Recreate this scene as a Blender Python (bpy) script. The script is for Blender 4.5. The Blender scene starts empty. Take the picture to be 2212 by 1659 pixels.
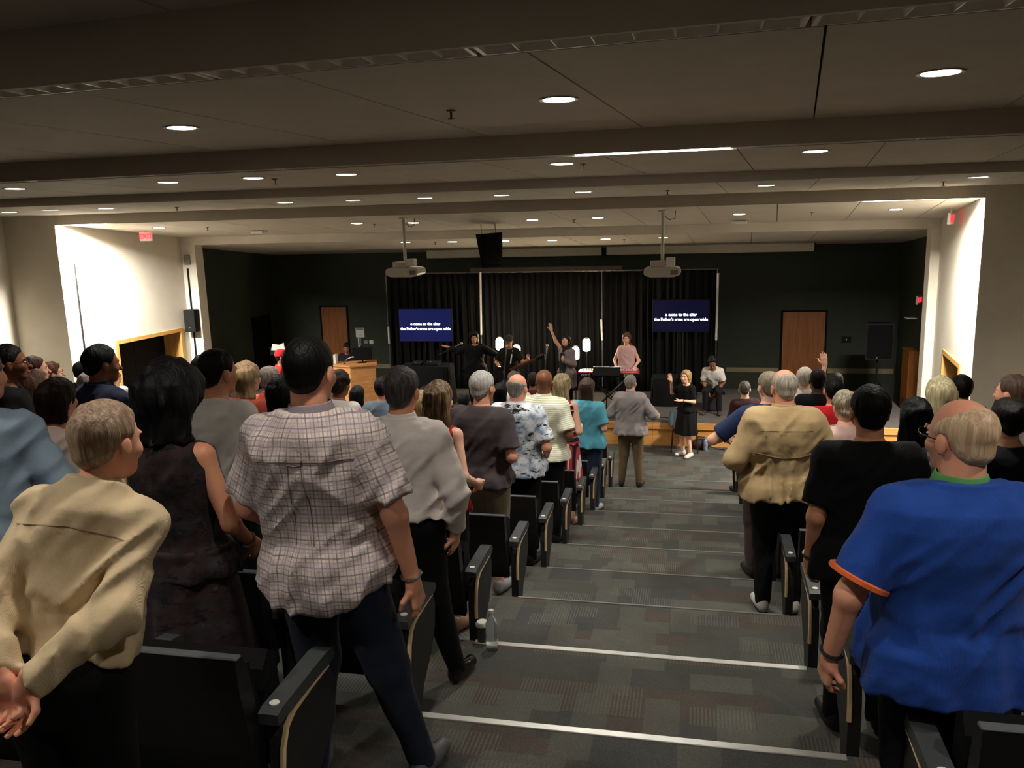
import bpy, math, random
import numpy as np
from mathutils import Vector, Matrix
random.seed(7); RNG = np.random.default_rng(11)
SC = bpy.context.scene; COL = SC.collection
# ------------------------------------------------------------------ camera, world, exposure
W_PX, H_PX, F_PX = 2212, 1659, 1825.0
PITCH, ROLL, YAW = (math.radians(a) for a in (10.9, -1.55, 12.4))
_cy, _sy = math.cos(YAW), math.sin(YAW)
FW = np.array([-_sy*math.cos(PITCH), _cy*math.cos(PITCH), -math.sin(PITCH)])
_rt = np.array([_cy, _sy, 0.0]); _up = np.cross(_rt, FW)
RT = math.cos(ROLL)*_rt + math.sin(ROLL)*_up
UP = -math.sin(ROLL)*_rt + math.cos(ROLL)*_up
cam = bpy.data.cameras.new('camera'); cam_o = bpy.data.objects.new('camera', cam); COL.objects.link(cam_o)
cam.sensor_fit = 'HORIZONTAL'; cam.sensor_width = 36.0; cam.lens = 36.0*F_PX/W_PX; cam.clip_start = 0.05
M = Matrix.Identity(4)
for i in range(3):
    M[i][0], M[i][1], M[i][2] = RT[i], UP[i], -FW[i]
cam_o.matrix_world = M
SC.camera = cam_o
SC.view_settings.view_transform = 'Standard'; SC.view_settings.look = 'None'
SC.view_settings.gamma = 1.0; SC.view_settings.use_curve_mapping = False
SC.view_settings.exposure = 1.4
world = bpy.data.worlds.new('world'); SC.world = world; world.use_nodes = True
world.node_tree.nodes['Background'].inputs[0].default_value = (0.012, 0.011, 0.010, 1)
world.node_tree.nodes['Background'].inputs[1].default_value = 0.35
DOWNLIGHT_W = 26.0      # watts of one recessed ceiling lamp
WASH_W = 210.0          # the two wall washers beside the stage
# pixel helpers: a point of the photograph, put at its own distance in the room
def ray(x, y): return FW + RT*(x-W_PX/2)/F_PX - UP*(y-H_PX/2)/F_PX
def atY(x, y, Y): d = ray(x, y); return d*(Y/d[1])
def atZ(x, y, z): d = ray(x, y); return d*(z/d[2])
# ------------------------------------------------------------------ materials
def lin(c):
    return tuple(((v/255.0)/12.92 if v/255.0 <= .04045 else ((v/255.0+.055)/1.055)**2.4) for v in c) + (1.0,)
MATS = {}
class NT:
    def __init__(s, name):
        s.m = bpy.data.materials.new(name); s.m.use_nodes = True
        s.t = s.m.node_tree; s.n = s.t.nodes; s.b = s.n['Principled BSDF']; s.out = s.n['Material Output']
    def node(s, typ, **kw):
        n = s.n.new(typ)
        for k, v in kw.items():
            if k.startswith('i_'):
                key = k[2:]; key = int(key) if key.isdigit() else key.replace('_', ' ')
                n.inputs[key].default_value = v
            else: setattr(n, k, v)
        return n
    def link(s, a, b): s.t.links.new(a, b)
    def coord(s, scale=(1, 1, 1), out='Object', rot=(0, 0, 0)):
        tc = s.node('ShaderNodeTexCoord'); mp = s.node('ShaderNodeMapping')
        mp.inputs['Scale'].default_value = scale; mp.inputs['Rotation'].default_value = rot
        s.link(tc.outputs[out], mp.inputs[0]); return mp.outputs[0]
    def noise(s, vec, scale, detail=3, rough=.55):
        n = s.node('ShaderNodeTexNoise', i_Scale=scale, i_Detail=detail, i_Roughness=rough); s.link(vec, n.inputs[0]); return n.outputs['Fac']
    def ramp(s, fac, stops, interp='LINEAR'):
        r = s.node('ShaderNodeValToRGB'); r.color_ramp.interpolation = interp
        e = r.color_ramp.elements
        while len(e) < len(stops): e.new(0.5)
        for el, (p, c) in zip(e, stops): el.position = p; el.color = c
        s.link(fac, r.inputs[0]); return r.outputs[0]
    def mix(s, fac, a, b, mode='MIX'):
        m = s.node('ShaderNodeMix', data_type='RGBA', blend_type=mode)
        for sock, v in ((m.inputs[0], fac), (m.inputs[6], a), (m.inputs[7], b)):
            if isinstance(v, (tuple, float, int)): sock.default_value = v
            else: s.link(v, sock)
        return m.outputs[2]
    def math(s, op, a, b=None, clamp=False):
        m = s.node('ShaderNodeMath', operation=op, use_clamp=clamp)
        for sock, v in zip(m.inputs, (a, b)):
            if v is None: continue
            if isinstance(v, (float, int)): sock.default_value = v
            else: s.link(v, sock)
        return m.outputs[0]
    def base(s, c, rough=.7, metal=0, spec=None):
        if isinstance(c, tuple): s.b.inputs['Base Color'].default_value = c
        else: s.link(c, s.b.inputs['Base Color'])
        s.b.inputs['Roughness'].default_value = rough; s.b.inputs['Metallic'].default_value = metal
        if spec is not None: s.b.inputs['Specular IOR Level'].default_value = spec
    def bump(s, h, strength=.3, dist=.01):
        b = s.node('ShaderNodeBump', i_Strength=strength, i_Distance=dist); s.link(h, b.inputs['Height']); s.link(b.outputs[0], s.b.inputs['Normal'])
def plain(name, c, rough=.7, metal=0, var=.12, nscale=12, bump=.15, bscale=None, spec=None):
    """solid colour with slight mottling and fine relief"""
    if name in MATS: return MATS[name]
    t = NT(name); v = t.coord(); L = lin(c)
    f = t.noise(v, nscale)
    lo = tuple(x*(1-var) for x in L[:3])+(1,); hi = tuple(min(1, x*(1+var)) for x in L[:3])+(1,)
    t.base(t.ramp(f, [(.3, lo), (.7, hi)]), rough, metal, spec)
    if bump: t.bump(t.noise(v, bscale or nscale*8, 2), bump, .004)
    MATS[name] = t.m; return t.m
def emit(name, c, strength):
    if name in MATS: return MATS[name]
    t = NT(name); t.base(lin((20, 20, 20)), .6)
    t.b.inputs['Emission Color'].default_value = lin(c); t.b.inputs['Emission Strength'].default_value = strength
    MATS[name] = t.m; return t.m
def fabric(name, c, rough=.85, var=.1, c2=None):
    if name in MATS: return MATS[name]
    dark = max(c) < 50
    if dark: c = tuple(x*.55 for x in c)
    t = NT(name); v = t.coord(); L = lin(c)
    f = t.noise(v, 5, 3)
    lo = lin(c2) if c2 else tuple(x*(1-var) for x in L[:3])+(1,)
    t.base(t.ramp(f, [(.35, lo), (.65, L)]), rough, 0, .25)
    t.b.inputs['Sheen Weight'].default_value = 0.0 if dark else .06
    w = t.node('ShaderNodeTexWave', i_Scale=160.0, i_Distortion=.6); t.link(v, w.inputs[0])
    h = t.math('ADD', t.math('MULTIPLY', t.noise(v, 26, 4), 1.0), t.math('MULTIPLY', w.outputs['Fac'], .12))
    t.bump(h, .35, .012); MATS[name] = t.m; return t.m
def skin_mat(name, c, rough=.5):
    if name in MATS: return MATS[name]
    t = NT(name); v = t.coord(); L = lin(c)
    red = (min(1, L[0]*1.08), L[1]*.86, L[2]*.82, 1)
    t.base(t.ramp(t.noise(v, 14, 4), [(.35, L), (.75, red)]), rough, 0, .4)
    t.b.inputs['Subsurface Weight'].default_value = .05
    t.b.inputs['Subsurface Radius'].default_value = (.012, .004, .002)
    t.bump(t.noise(v, 160, 2), .12, .003); MATS[name] = t.m; return t.m
def hair_mat(name, c, c2=None, rough=.55):
    if name in MATS: return MATS[name]
    kd = .6 if max(c) < 45 else 1.0; c = tuple(x*kd for x in c); c2 = tuple(x*kd for x in c2) if c2 else None
    t = NT(name); v = t.coord((70, 70, 5)); L = lin(c); L2 = lin(c2) if c2 else tuple(min(1, x*2.0+.006) for x in L[:3])+(1,)
    f = t.noise(v, 1.0, 3, .6)
    t.base(t.ramp(f, [(.38, L), (.68, L2)]), rough, 0, .45 if kd == 1 else .18)
    t.bump(f, .7, .01); MATS[name] = t.m; return t.m
def carpet_mat(name, cols, tint=1.0):
    """broadloom carpet woven in overlapping rectangles, some of them ribbed"""
    t = NT(name)
    g = t.node('ShaderNodeNewGeometry'); pos = g.outputs['Position']
    def bricks(sx, sy, off, seed):
        mp = t.node('ShaderNodeMapping'); mp.inputs['Location'].default_value = (seed*3.1, seed*1.7, 0); t.link(pos, mp.inputs[0])
        b = t.node('ShaderNodeTexBrick', offset=off, i_Scale=1.0)
        b.inputs['Color1'].default_value = (0, 0, 0, 1); b.inputs['Color2'].default_value = (1, 1, 1, 1); b.inputs['Mortar'].default_value = (.5, .5, .5, 1)
        b.inputs['Mortar Size'].default_value = 0.0; b.inputs['Brick Width'].default_value = sx; b.inputs['Row Height'].default_value = sy
        t.link(mp.outputs[0], b.inputs[0]); return b.outputs['Color']
    a = bricks(.62, .27, .37, 1.0); b = bricks(.31, .155, .43, 2.3); c = bricks(.17, .31, .5, 4.1)
    base = t.ramp(a, [(0, lin(cols[0])), (.35, lin(cols[1])), (.62, lin(cols[2])), (.8, lin(cols[3]))], 'CONSTANT')
    over = t.ramp(b, [(0, lin(cols[2])), (.25, lin(cols[0])), (.6, lin(cols[4])), (.85, lin(cols[1]))], 'CONSTANT')
    m1 = t.ramp(b, [(0, (0, 0, 0, 1)), (.7, (1, 1, 1, 1))], 'CONSTANT')
    m2 = t.ramp(c, [(0, (0, 0, 0, 1)), (.8, (.8, .8, .8, 1))], 'CONSTANT')
    x = t.mix(m1, base, over); x = t.mix(m2, x, lin(cols[4]))
    sep = t.node('ShaderNodeSeparateXYZ'); t.link(pos, sep.inputs[0])
    rib = t.math('GREATER_THAN', t.math('SINE', t.math('MULTIPLY', sep.outputs[0], 340.0)), .1)
    ribm = t.math('MULTIPLY', rib, t.ramp(a, [(0, (.0, .0, .0, 1)), (.45, (.45, .45, .45, 1)), (.58, (0, 0, 0, 1))], 'CONSTANT'))
    rib2 = t.math('MULTIPLY', rib, t.ramp(b, [(0, (.6, .6, .6, 1)), (.1, (0, 0, 0, 1))], 'CONSTANT'))
    x = t.mix(t.math('ADD', ribm, rib2, True), x, lin(cols[5]))
    mp = t.node('ShaderNodeMapping'); t.link(pos, mp.inputs[0])
    nz = t.noise(mp.outputs[0], 220, 2); nz2 = t.noise(mp.outputs[0], 3, 3)
    x = t.mix(1.0, x, t.ramp(nz, [(.3, (.72, .72, .72, 1)), (.7, (1.25, 1.25, 1.25, 1))]), 'MULTIPLY')
    x = t.mix(1.0, x, t.ramp(nz2, [(.3, (.86, .86, .86, 1)), (.7, (1.08, 1.08, 1.08, 1))]), 'MULTIPLY')
    t.base(x, .95, 0, .15); t.bump(nz, .5, .006); MATS[name] = t.m; return t.m
def wood_mat(name, c1, c2, scale=(1.2, 14, 14), rough=.4):
    if name in MATS: return MATS[name]
    t = NT(name); v = t.coord(scale)
    w = t.noise(v, 1.6, 5, .6)
    t.base(t.ramp(w, [(.32, lin(c1)), (.68, lin(c2))]), rough, 0, .4); t.bump(w, .08, .004); MATS[name] = t.m; return t.m
def pattern_mat(name, kind, cols):
    if name in MATS: return MATS[name]
    t = NT(name)
    at = t.node('ShaderNodeAttribute', attribute_name='fab'); v = at.outputs['Vector']   # cloth coordinates stored on the mesh
    sep = t.node('ShaderNodeSeparateXYZ'); t.link(v, sep.inputs[0]); u, w = sep.outputs[0], sep.outputs[1]
    def band(x, freq, width, phase=0.0):
        f = t.math('FRACT', t.math('ADD', t.math('MULTIPLY', x, freq), phase)); return t.math('LESS_THAN', f, width)
    mp = t.node('ShaderNodeMapping'); t.link(v, mp.inputs[0])
    if kind == 'plaid':
        x = t.mix(t.noise(mp.outputs[0], 6), lin(cols[0]), lin(cols[1]))
        for (s, fr, wd, ph, k, a) in ((u, 33, .16, 0, 2, .75), (w, 33, .16, 0, 2, .75), (u, 33, .12, .42, 3, .5), (w, 33, .12, .42, 3, .5), (u, 16.5, .5, .2, 4, .3), (w, 16.5, .5, .2, 4, .3)):
            x = t.mix(t.math('MULTIPLY', band(s, fr, wd, ph), a), x, lin(cols[k]))
    elif kind == 'hstripe':
        x = t.mix(band(w, cols[2], .45), lin(cols[0]), lin(cols[1]))
    elif kind == 'dress':     # upper part horizontal, skirt vertical stripes
        def stripes(s, fr):
            y = t.mix(band(s, fr, .38), lin(cols[0]), lin(cols[1])); y = t.mix(band(s, fr, .14, .5), y, lin(cols[2])); return t.mix(band(s, fr, .12, .78), y, lin(cols[3]))
        sk = t.math('LESS_THAN', w, .98)
        x = t.mix(sk, stripes(w, 13.0), stripes(u, 13.0))
    elif kind == 'floral':
        n1 = t.noise(mp.outputs[0], 9, 4, .65); n2 = t.noise(mp.outputs[0], 23, 4, .6)
        mp2 = t.node('ShaderNodeMapping'); mp2.inputs['Scale'].default_value = (3.2, 9, 5); mp2.inputs['Rotation'].default_value = (0, 0, .5); t.link(v, mp2.inputs[0])
        n3 = t.noise(mp2.outputs[0], 2.1, 5, .7)
        x = t.ramp(n1, [(.36, lin(cols[0])), (.5, lin(cols[1])), (.62, lin(cols[2]))])
        x = t.mix(t.ramp(n3, [(.56, (0, 0, 0, 1)), (.60, (1, 1, 1, 1))]), x, lin(cols[3]))
        x = t.mix(t.ramp(n2, [(.66, (0, 0, 0, 1)), (.70, (1, 1, 1, 1))]), x, lin(cols[4]))
        if len(cols) > 5:
            vo = t.node('ShaderNodeTexVoronoi', i_Scale=4.2); t.link(mp.outputs[0], vo.inputs[0])
            x = t.mix(t.ramp(vo.outputs['Distance'], [(.10, (1, 1, 1, 1)), (.16, (0, 0, 0, 1))]), x, lin(cols[5]))
    elif kind == 'logo':      # plain with a printed badge
        x = t.mix(t.noise(mp.outputs[0], 5), lin(cols[0]), lin(cols[1]))
    t.base(x, .85, 0, .2); t.b.inputs['Sheen Weight'].default_value = .1
    ob = t.coord(); t.bump(t.noise(ob, 26, 4), .35, .012)
    MATS[name] = t.m; return t.m
# ------------------------------------------------------------------ mesh building
def tag(o, label=None, cat=None, group=None, kind=None):
    if label: o['label'] = label
    if cat: o['category'] = cat
    if group: o['group'] = group
    if kind: o['kind'] = kind
    return o
def empty(name, loc=(0, 0, 0), rz=0.0, parent=None):
    o = bpy.data.objects.new(name, None); COL.objects.link(o); o.location = loc; o.rotation_euler = (0, 0, rz); o.empty_display_size = .1
    if parent: o.parent = parent
    return o
def link_mesh(name, me, mat, parent=None, loc=None):
    o = bpy.data.objects.new(name, me); COL.objects.link(o)
    if mat is not None and not me.materials:
        me.materials.append(mat)
    if parent: o.parent = parent
    if loc is not None: o.location = loc
    return o
class MB:
    def __init__(s): s.v, s.f = [], []
    def add(s, vs, fs):
        n = len(s.v); s.v += [tuple(map(float, p)) for p in vs]; s.f += [tuple(i+n for i in f) for f in fs]; return s
    def box(s, lo, hi, bev=0.0):
        x0, y0, z0 = lo; x1, y1, z1 = hi
        if bev <= 0:
            return s.add([(x0,y0,z0),(x1,y0,z0),(x1,y1,z0),(x0,y1,z0),(x0,y0,z1),(x1,y0,z1),(x1,y1,z1),(x0,y1,z1)],
                         [(0,3,2,1),(4,5,6,7),(0,1,5,4),(1,2,6,5),(2,3,7,6),(3,0,4,7)])
        b = min(bev, (x1-x0)/2.01, (y1-y0)/2.01, (z1-z0)/2.01)
        def ring(ix, z):   # octagon inset
            a0, a1, c0, c1 = x0+ix, x1-ix, y0+ix, y1-ix
            return [(a0+b,c0,z),(a1-b,c0,z),(a1,c0+b,z),(a1,c1-b,z),(a1-b,c1,z),(a0+b,c1,z),(a0,c1-b,z),(a0,c0+b,z)]
        bb = b*.999
        def ring2(z): return [(x0+b,y0+bb*.7,z),(x1-b,y0+bb*.7,z),(x1-bb*.7,y0+b,z),(x1-bb*.7,y1-b,z),(x1-b,y1-bb*.7,z),(x0+b,y1-bb*.7,z),(x0+bb*.7,y1-b,z),(x0+bb*.7,y0+b,z)]
        rs = [ring2(z0), ring(0, z0+b), ring(0, z1-b), ring2(z1)]
        vs = sum(rs, []); fs = []
        for k in range(3):
            for i in range(8):
                j = (i+1) % 8; fs.append((k*8+i, k*8+j, k*8+8+j, k*8+8+i))
        fs.append(tuple(range(7, -1, -1))); fs.append(tuple(range(24, 32)))
        return s.add(vs, fs)
    def prism(s, poly, h0, h1, axis='z'):
        """extrude polygon (2D, ccw) between h0 and h1 along axis"""
        n = len(poly)
        def P(a, b, h): return {'z': (a, b, h), 'y': (a, h, b), 'x': (h, a, b)}[axis]
        vs = [P(a, b, h0) for a, b in poly] + [P(a, b, h1) for a, b in poly]
        fs = [tuple(range(n-1, -1, -1)), tuple(range(n, 2*n))] + [(i, (i+1) % n, (i+1) % n+n, i+n) for i in range(n)]
        return s.add(vs, fs)
    def tube(s, pts, r, seg=8, cap=True, closed=False):
        pts = [Vector(p) for p in pts]; n = len(pts); rs = r if isinstance(r, (list, tuple)) else [r]*n
        vs, fs = [], []; up = None
        for i, p in enumerate(pts):
            if closed: d = pts[(i+1) % n]-pts[i-1]
            else: d = pts[min(i+1, n-1)]-pts[max(i-1, 0)]
            d.normalize()
            if up is None: up = Vector((0, 0, 1)) if abs(d.z) < .9 else Vector((1, 0, 0))
            a = d.cross(up); a.normalize(); b = a.cross(d); b.normalize(); up = b
            for k in range(seg):
                t = 2*math.pi*k/seg; vs.append(p+a*math.cos(t)*rs[i]+b*math.sin(t)*rs[i])
        m = n if closed else n-1
        for i in range(m):
            for k in range(seg):
                j = (i+1) % n; q = (k+1) % seg; fs.append((i*seg+k, i*seg+q, j*seg+q, j*seg+k))
        if cap and not closed: fs.append(tuple(range(seg-1, -1, -1))); fs.append(tuple((n-1)*seg+k for k in range(seg)))
        return s.add(vs, fs)
    def lathe(s, prof, seg=16, c=(0, 0, 0), axis='z', sx=1.0, sy=1.0):
        vs, fs = [], []; n = len(prof)
        for r, z in prof:
            for k in range(seg):
                t = 2*math.pi*k/seg; x, y = r*math.cos(t)*sx, r*math.sin(t)*sy
                p = {'z': (x, y, z), 'y': (x, z, y), 'x': (z, x, y)}[axis]; vs.append((p[0]+c[0], p[1]+c[1], p[2]+c[2]))
        for i in range(n-1):
            for k in range(seg):
                q = (k+1) % seg; fs.append((i*seg+k, i*seg+q, (i+1)*seg+q, (i+1)*seg+k))
        fs.append(tuple(range(seg-1, -1, -1))); fs.append(tuple((n-1)*seg+k for k in range(seg)))
        return s.add(vs, fs)
    def ball(s, c, r, seg=12, rings=8):
        r = r if isinstance(r, (tuple, list)) else (r, r, r); vs, fs = [], []
        for i in range(1, rings):
            ph = math.pi*i/rings
            for k in range(seg):
                t = 2*math.pi*k/seg; vs.append((c[0]+r[0]*math.sin(ph)*math.cos(t), c[1]+r[1]*math.sin(ph)*math.sin(t), c[2]+r[2]*math.cos(ph)))
        top = len(vs); vs.append((c[0], c[1], c[2]+r[2])); vs.append((c[0], c[1], c[2]-r[2]))
        for i in range(rings-2):
            for k in range(seg):
                q = (k+1) % seg; fs.append((i*seg+k, (i+1)*seg+k, (i+1)*seg+q, i*seg+q))
        for k in range(seg):
            q = (k+1) % seg; fs.append((top, k, q)); b = (rings-2)*seg; fs.append((top+1, b+q, b+k))
        return s.add(vs, fs)
    def xform(s, M, start=0):
        for i in range(start, len(s.v)): s.v[i] = tuple(M @ Vector(s.v[i]))
        return s
    def mesh(s, name, smooth=False, mat=None):
        me = bpy.data.meshes.new(name); me.from_pydata(s.v, [], s.f); me.update()
        if smooth:
            me.polygons.foreach_set('use_smooth', [True]*len(me.polygons))
            try: me.set_sharp_from_angle(angle=math.radians(42))
            except Exception: pass
        if mat: me.materials.append(mat)
        return me
    def build(s, name, mat, parent=None, smooth=False, loc=None):
        return link_mesh(name, s.mesh(name, smooth), mat, parent, loc)
def text_mesh(name, body, size, mat, parent, loc, rot, depth=.002, align='CENTER', bold=0.0):
    cu = bpy.data.curves.new(name, 'FONT'); cu.body = body; cu.size = size; cu.align_x = align; cu.align_y = 'CENTER'; cu.extrude = depth; cu.offset = bold
    cu.resolution_u = 2
    o = bpy.data.objects.new(name, cu); COL.objects.link(o)
    dg = bpy.context.evaluated_depsgraph_get(); me = bpy.data.meshes.new_from_object(o.evaluated_get(dg)); me.name = name
    COL.objects.unlink(o); bpy.data.objects.remove(o); bpy.data.curves.remove(cu)
    me.materials.clear(); me.materials.append(mat)
    r = bpy.data.objects.new(name, me); COL.objects.link(r); r.parent = parent; r.location = loc; r.rotation_euler = rot
    return r
def copy_tree(o, parent=None):
    c = o.copy(); COL.objects.link(c); c.parent = parent
    for ch in list(o.children): copy_tree(ch, c)
    return c
# ------------------------------------------------------------------ the room
M_CARPET = carpet_mat('carpet_aisle', [(71,72,67),(78,71,65),(75,76,70),(69,70,68),(85,85,78),(97,98,89)])
M_STAGEC = plain('stage_carpet', (78,72,68), .95, 0, .15, 4, .4, 200)
M_CEIL = plain('ceiling_white', (198,189,174), .8, 0, .05, 2, .05)
M_CEILB = plain('ceiling_void', (22,20,18), .9)
M_WALL = plain('wall_cream', (206,198,182), .75, 0, .04, 3, .08)
M_GREEN = plain('wall_green', (40,47,33), .8, 0, .08, 3, .1)
M_BLACK = plain('black_paint', (7,7,8), .7, 0, .2, spec=.15)
M_BLACKM = plain('black_plastic', (10,10,11), .6, 0, .15, spec=.2)
M_DARKMETAL = plain('dark_metal', (38,38,40), .4, .6, .15)
M_CHROME = plain('steel', (190,190,188), .25, 1.0, .05)
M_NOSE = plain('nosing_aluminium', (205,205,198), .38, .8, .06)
M_NOSE_DIM = plain('nosing_aluminium_dim', (112,112,106), .5, .2, .1)  # far aluminium nosings painted greyer for the glint they lose at that angle
M_WOOD = wood_mat('stage_maple', (190,128,66), (222,164,94))
M_DOOR = wood_mat('door_wood', (122,70,30), (150,92,44), (14, 14, 1.2))
M_FRAMEW = wood_mat('door_frame_wood', (176,126,62), (206,158,92), (14, 14, 1.4))
M_WHITE = plain('white_plastic', (214,210,202), .45, 0, .04)
STEP_T, NOSE0 = 1.155, 3.155
RISE = (.269, .266, .266, .245, .235, .23, .225, .212, .212, .2)
ZT = [-2.08]
for r_ in RISE: ZT.append(ZT[-1]-r_)
ZF = ZT[10]; ZS = -3.95
def zrow(n): return ZT[min(n, 10)] if n >= 0 else ZT[0]-.27*n
def ynose(n): return NOSE0+STEP_T*n
XL, XR = -12.3, 5.7            # side walls of the seating
AL, AR = -1.22, .62            # aisle edges
def struct(o): o['kind'] = 'structure'; return o
for n in range(-3, 10):        # stepped floor, one slab a row
    y0 = ynose(n-1) if n > -3 else -4.5
    m = MB(); m.box((XL, y0, ZF-.35), (XR, ynose(n), zrow(n)))
    o = struct(m.build('floor', M_CARPET))
    if n >= -1:
        s_ = MB(); s_.box((AL+.02, ynose(n)-(.035 if n < 2 else .014), zrow(n)-.004), (AR-.02, ynose(n)+.004, zrow(n)+.006), .003)
        s_.box((AL+.02, ynose(n)-.001, zrow(n)-.03), (AR-.02, ynose(n)+.005, zrow(n)+.004))
        s_.build('nosing_strip', M_NOSE if n < 2 else M_NOSE_DIM, o)
m = MB(); m.box((XL, ynose(9), ZF-.35), (XR, 21.3, ZF)); struct(m.build('floor', M_CARPET))
# stage platform with maple fascia boards
YS0, YS1, XS0, XS1 = 16.43, 19.85, -10.6, 4.1
stg = empty('stage_platform', (0, YS0, ZF)); tag(stg, 'low wooden stage platform with maple fascia and grey carpet top', 'stage')
m = MB(); m.box((XS0, .03, .0), (XS1, YS1-YS0, ZS-ZF-.012)); m.build('stage_body', M_BLACK, stg)
m = MB(); m.box((XS0, -.012, ZS-ZF-.012), (XS1, YS1-YS0, ZS-ZF)); m.build('stage_carpet', M_STAGEC, stg)
nb = 6
for i in range(nb):
    x0 = XS0+(XS1-XS0)*i/nb; x1 = XS0+(XS1-XS0)*(i+1)/nb
    m = MB(); m.box((x0+.003, -.005, .0), (x1-.003, .03, .33), .004); m.build('fascia_board', M_WOOD, stg)
    m = MB(); m.box((x0+.002, -.035, .337), (x1-.002, .03, ZS-ZF-.014), .008); m.build('edge_board', M_WOOD, stg)
# ---- walls
YP, YPR, YBK = 13.3, 16.7, 21.2
ZTOP = 1.6
def wall(name, lo, hi, mat): m = MB(); m.box(lo, hi); return struct(m.build(name, mat))
wall('wall_left', (XL-.2, -4.5, ZF-.3), (XL, YP, ZTOP), M_WALL)
wall('wall_right', (XR, -4.5, ZF-.3), (XR+.2, YP, ZTOP), M_WALL)
wall('wall_rear', (XL-.2, -4.7, ZF-.3), (XR+.2, -4.5, ZTOP), M_WALL)
wall('wall_pilaster_left', (XL, YP, ZF-.3), (-11.21, YP+.18, ZTOP), M_WALL)
wall('wall_pilaster_right', (3.97, YP, ZF-.3), (XR, YP+.18, ZTOP), M_WALL)
def pierced_wall(name, xa, xb, y0, y1, d0, d1, zh, side, mat):
    """side wall between pilaster and proscenium (xa at y0 to xb at y1) with a doorway d0..d1 up to zh; side=-1 wall to the left"""
    m = MB(); t = .2*side
    def X(y): return xa+(xb-xa)*(y-y0)/(y1-y0)
    for ya, yb, za, zb in ((y0, d0, ZF-.3, ZTOP), (d1, y1, ZF-.3, ZTOP), (d0, d1, zh, ZTOP)):
        m.add([(X(ya), ya, za), (X(yb), yb, za), (X(yb), yb, zb), (X(ya), ya, zb), (X(ya)+t, ya, za), (X(yb)+t, yb, za), (X(yb)+t, yb, zb), (X(ya)+t, ya, zb)],
              [(0, 1, 2, 3), (7, 6, 5, 4), (0, 4, 5, 1), (3, 2, 6, 7), (0, 3, 7, 4), (1, 5, 6, 2)])
    o = struct(m.build(name, mat))
    fr = struct(empty('door_1' if side < 0 else 'door_2')); w = .07
    def slab(ya, yb, za, zb, f, b):      # piece following the wall line, from f in front to b behind the wall face
        A, B = X(ya), X(yb); vs = [(A-f*side, ya, za), (B-f*side, yb, za), (B-f*side, yb, zb), (A-f*side, ya, zb), (A+b*side, ya, za), (B+b*side, yb, za), (B+b*side, yb, zb), (A+b*side, ya, zb)]
        return MB().add(vs, [(0, 1, 2, 3), (7, 6, 5, 4), (0, 4, 5, 1), (3, 2, 6, 7), (0, 3, 7, 4), (1, 5, 6, 2)])
    for ya, yb, za, zb in ((d0-w, d0+.008, ZF, zh+w), (d1-.008, d1+w, ZF, zh+w), (d0, d1, zh-.008, zh+w)): slab(ya, yb, za, zb, .02, .46).build('door_frame', M_FRAMEW, fr)
    slab(d0, (d0+d1)/2-.004, ZF, zh, -.42, .46).build('door_leaf', M_BLACK, fr); slab((d0+d1)/2+.004, d1, ZF, zh, -.42, .46).build('door_leaf', M_BLACK, fr)
    return o
pierced_wall('wall_stage_left', -11.2, -10.97, YP+.18, YPR, 14.5, 16.4, -2.17, -1, M_WALL)
pierced_wall('wall_stage_right', 3.97, 4.3, YP+.18, YPR, 14.15, 15.6, -2.43, 1, M_WALL)
wall('wall_column_left', (-11.4, YPR, ZF-.3), (-10.64, YPR+.3, -.322), M_WALL)
wall('wall_column_right', (4.14, YPR, ZF-.3), (4.8, YPR+.3, -.322), M_WALL)
wall('wall_back', (-11.6, YBK, ZF-.3), (5.0, YBK+.2, .3), M_GREEN)
wall('wall_green_left', (-11.45, YPR+.3, ZF-.3), (-11.2, YBK, .3), M_GREEN)
wall('wall_green_right', (4.66, YPR+.3, ZF-.3), (4.9, YBK, .3), M_GREEN)
# lighter paint corner beside the curtain, thin vertical trim line on the left wall
m = MB(); m.box((-11.19, 13.62, -4.0), (-11.165, 13.645, -.55)); struct(m.build('trim_1', M_DARKMETAL))
m = MB(); m.box((4.0, 13.62, -4.0), (4.02, 13.635, -.1)); struct(m.build('trim_2', M_DARKMETAL))
for n_, (xa, xb) in enumerate(((-8.9, -7.4), (.75, 2.0), (3.12, 4.62))):
    m = MB(); m.box((xa, YBK-.025, -3.80), (xb, YBK, -3.68), .006); struct(m.build('trim_%d' % (n_+3), wood_mat('rail_wood', (120,108,84), (142,128,100))))
# ---- ceiling: tiers stepping down to the stage, each of separate boards
SLANT = -.06
TIERS = [  # near y, near z, far y, far z, slant near, slant far, drop face to z
    (-4.5, 1.12, 3.62, 1.02, 0, -.09, .74), (3.86, .74, 7.0, .70, -.09, SLANT, .52), (7.24, .52, 9.68, .46, SLANT, 0, .36),
    (9.82, .36, 13.3, .32, 0, 0, .147), (13.44, .147, 16.7, -.15, 0, 0, -.32), (16.735, -.32, 21.2, -.72, 0, 0, None)]
SEAMX = [(-.9, 0.0, .0), (.50, .85, 1.25), (.31, .60, 1.1), (.21, .47, 1.08), (.005, .27, 1.17), (-.18, .05, 1.2)]
CE = []
def ceil_quad(m, x0n, x1n, x0f, x1f, T, up0, up1):
    y0, z0, y1, z1, s0, s1, dz = T
    P = [(x0n, y0+s0*x0n, z0), (x1n, y0+s0*x1n, z0), (x1f, y1+s1*x1f, z1), (x0f, y1+s1*x0f, z1)]
    m.add([(a, b, c+up0) for a, b, c in P]+[(a, b, c+up1) for a, b, c in P], [(0, 3, 2, 1), (4, 5, 6, 7), (0, 1, 5, 4), (1, 2, 6, 5), (2, 3, 7, 6), (3, 0, 4, 7)])
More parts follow.
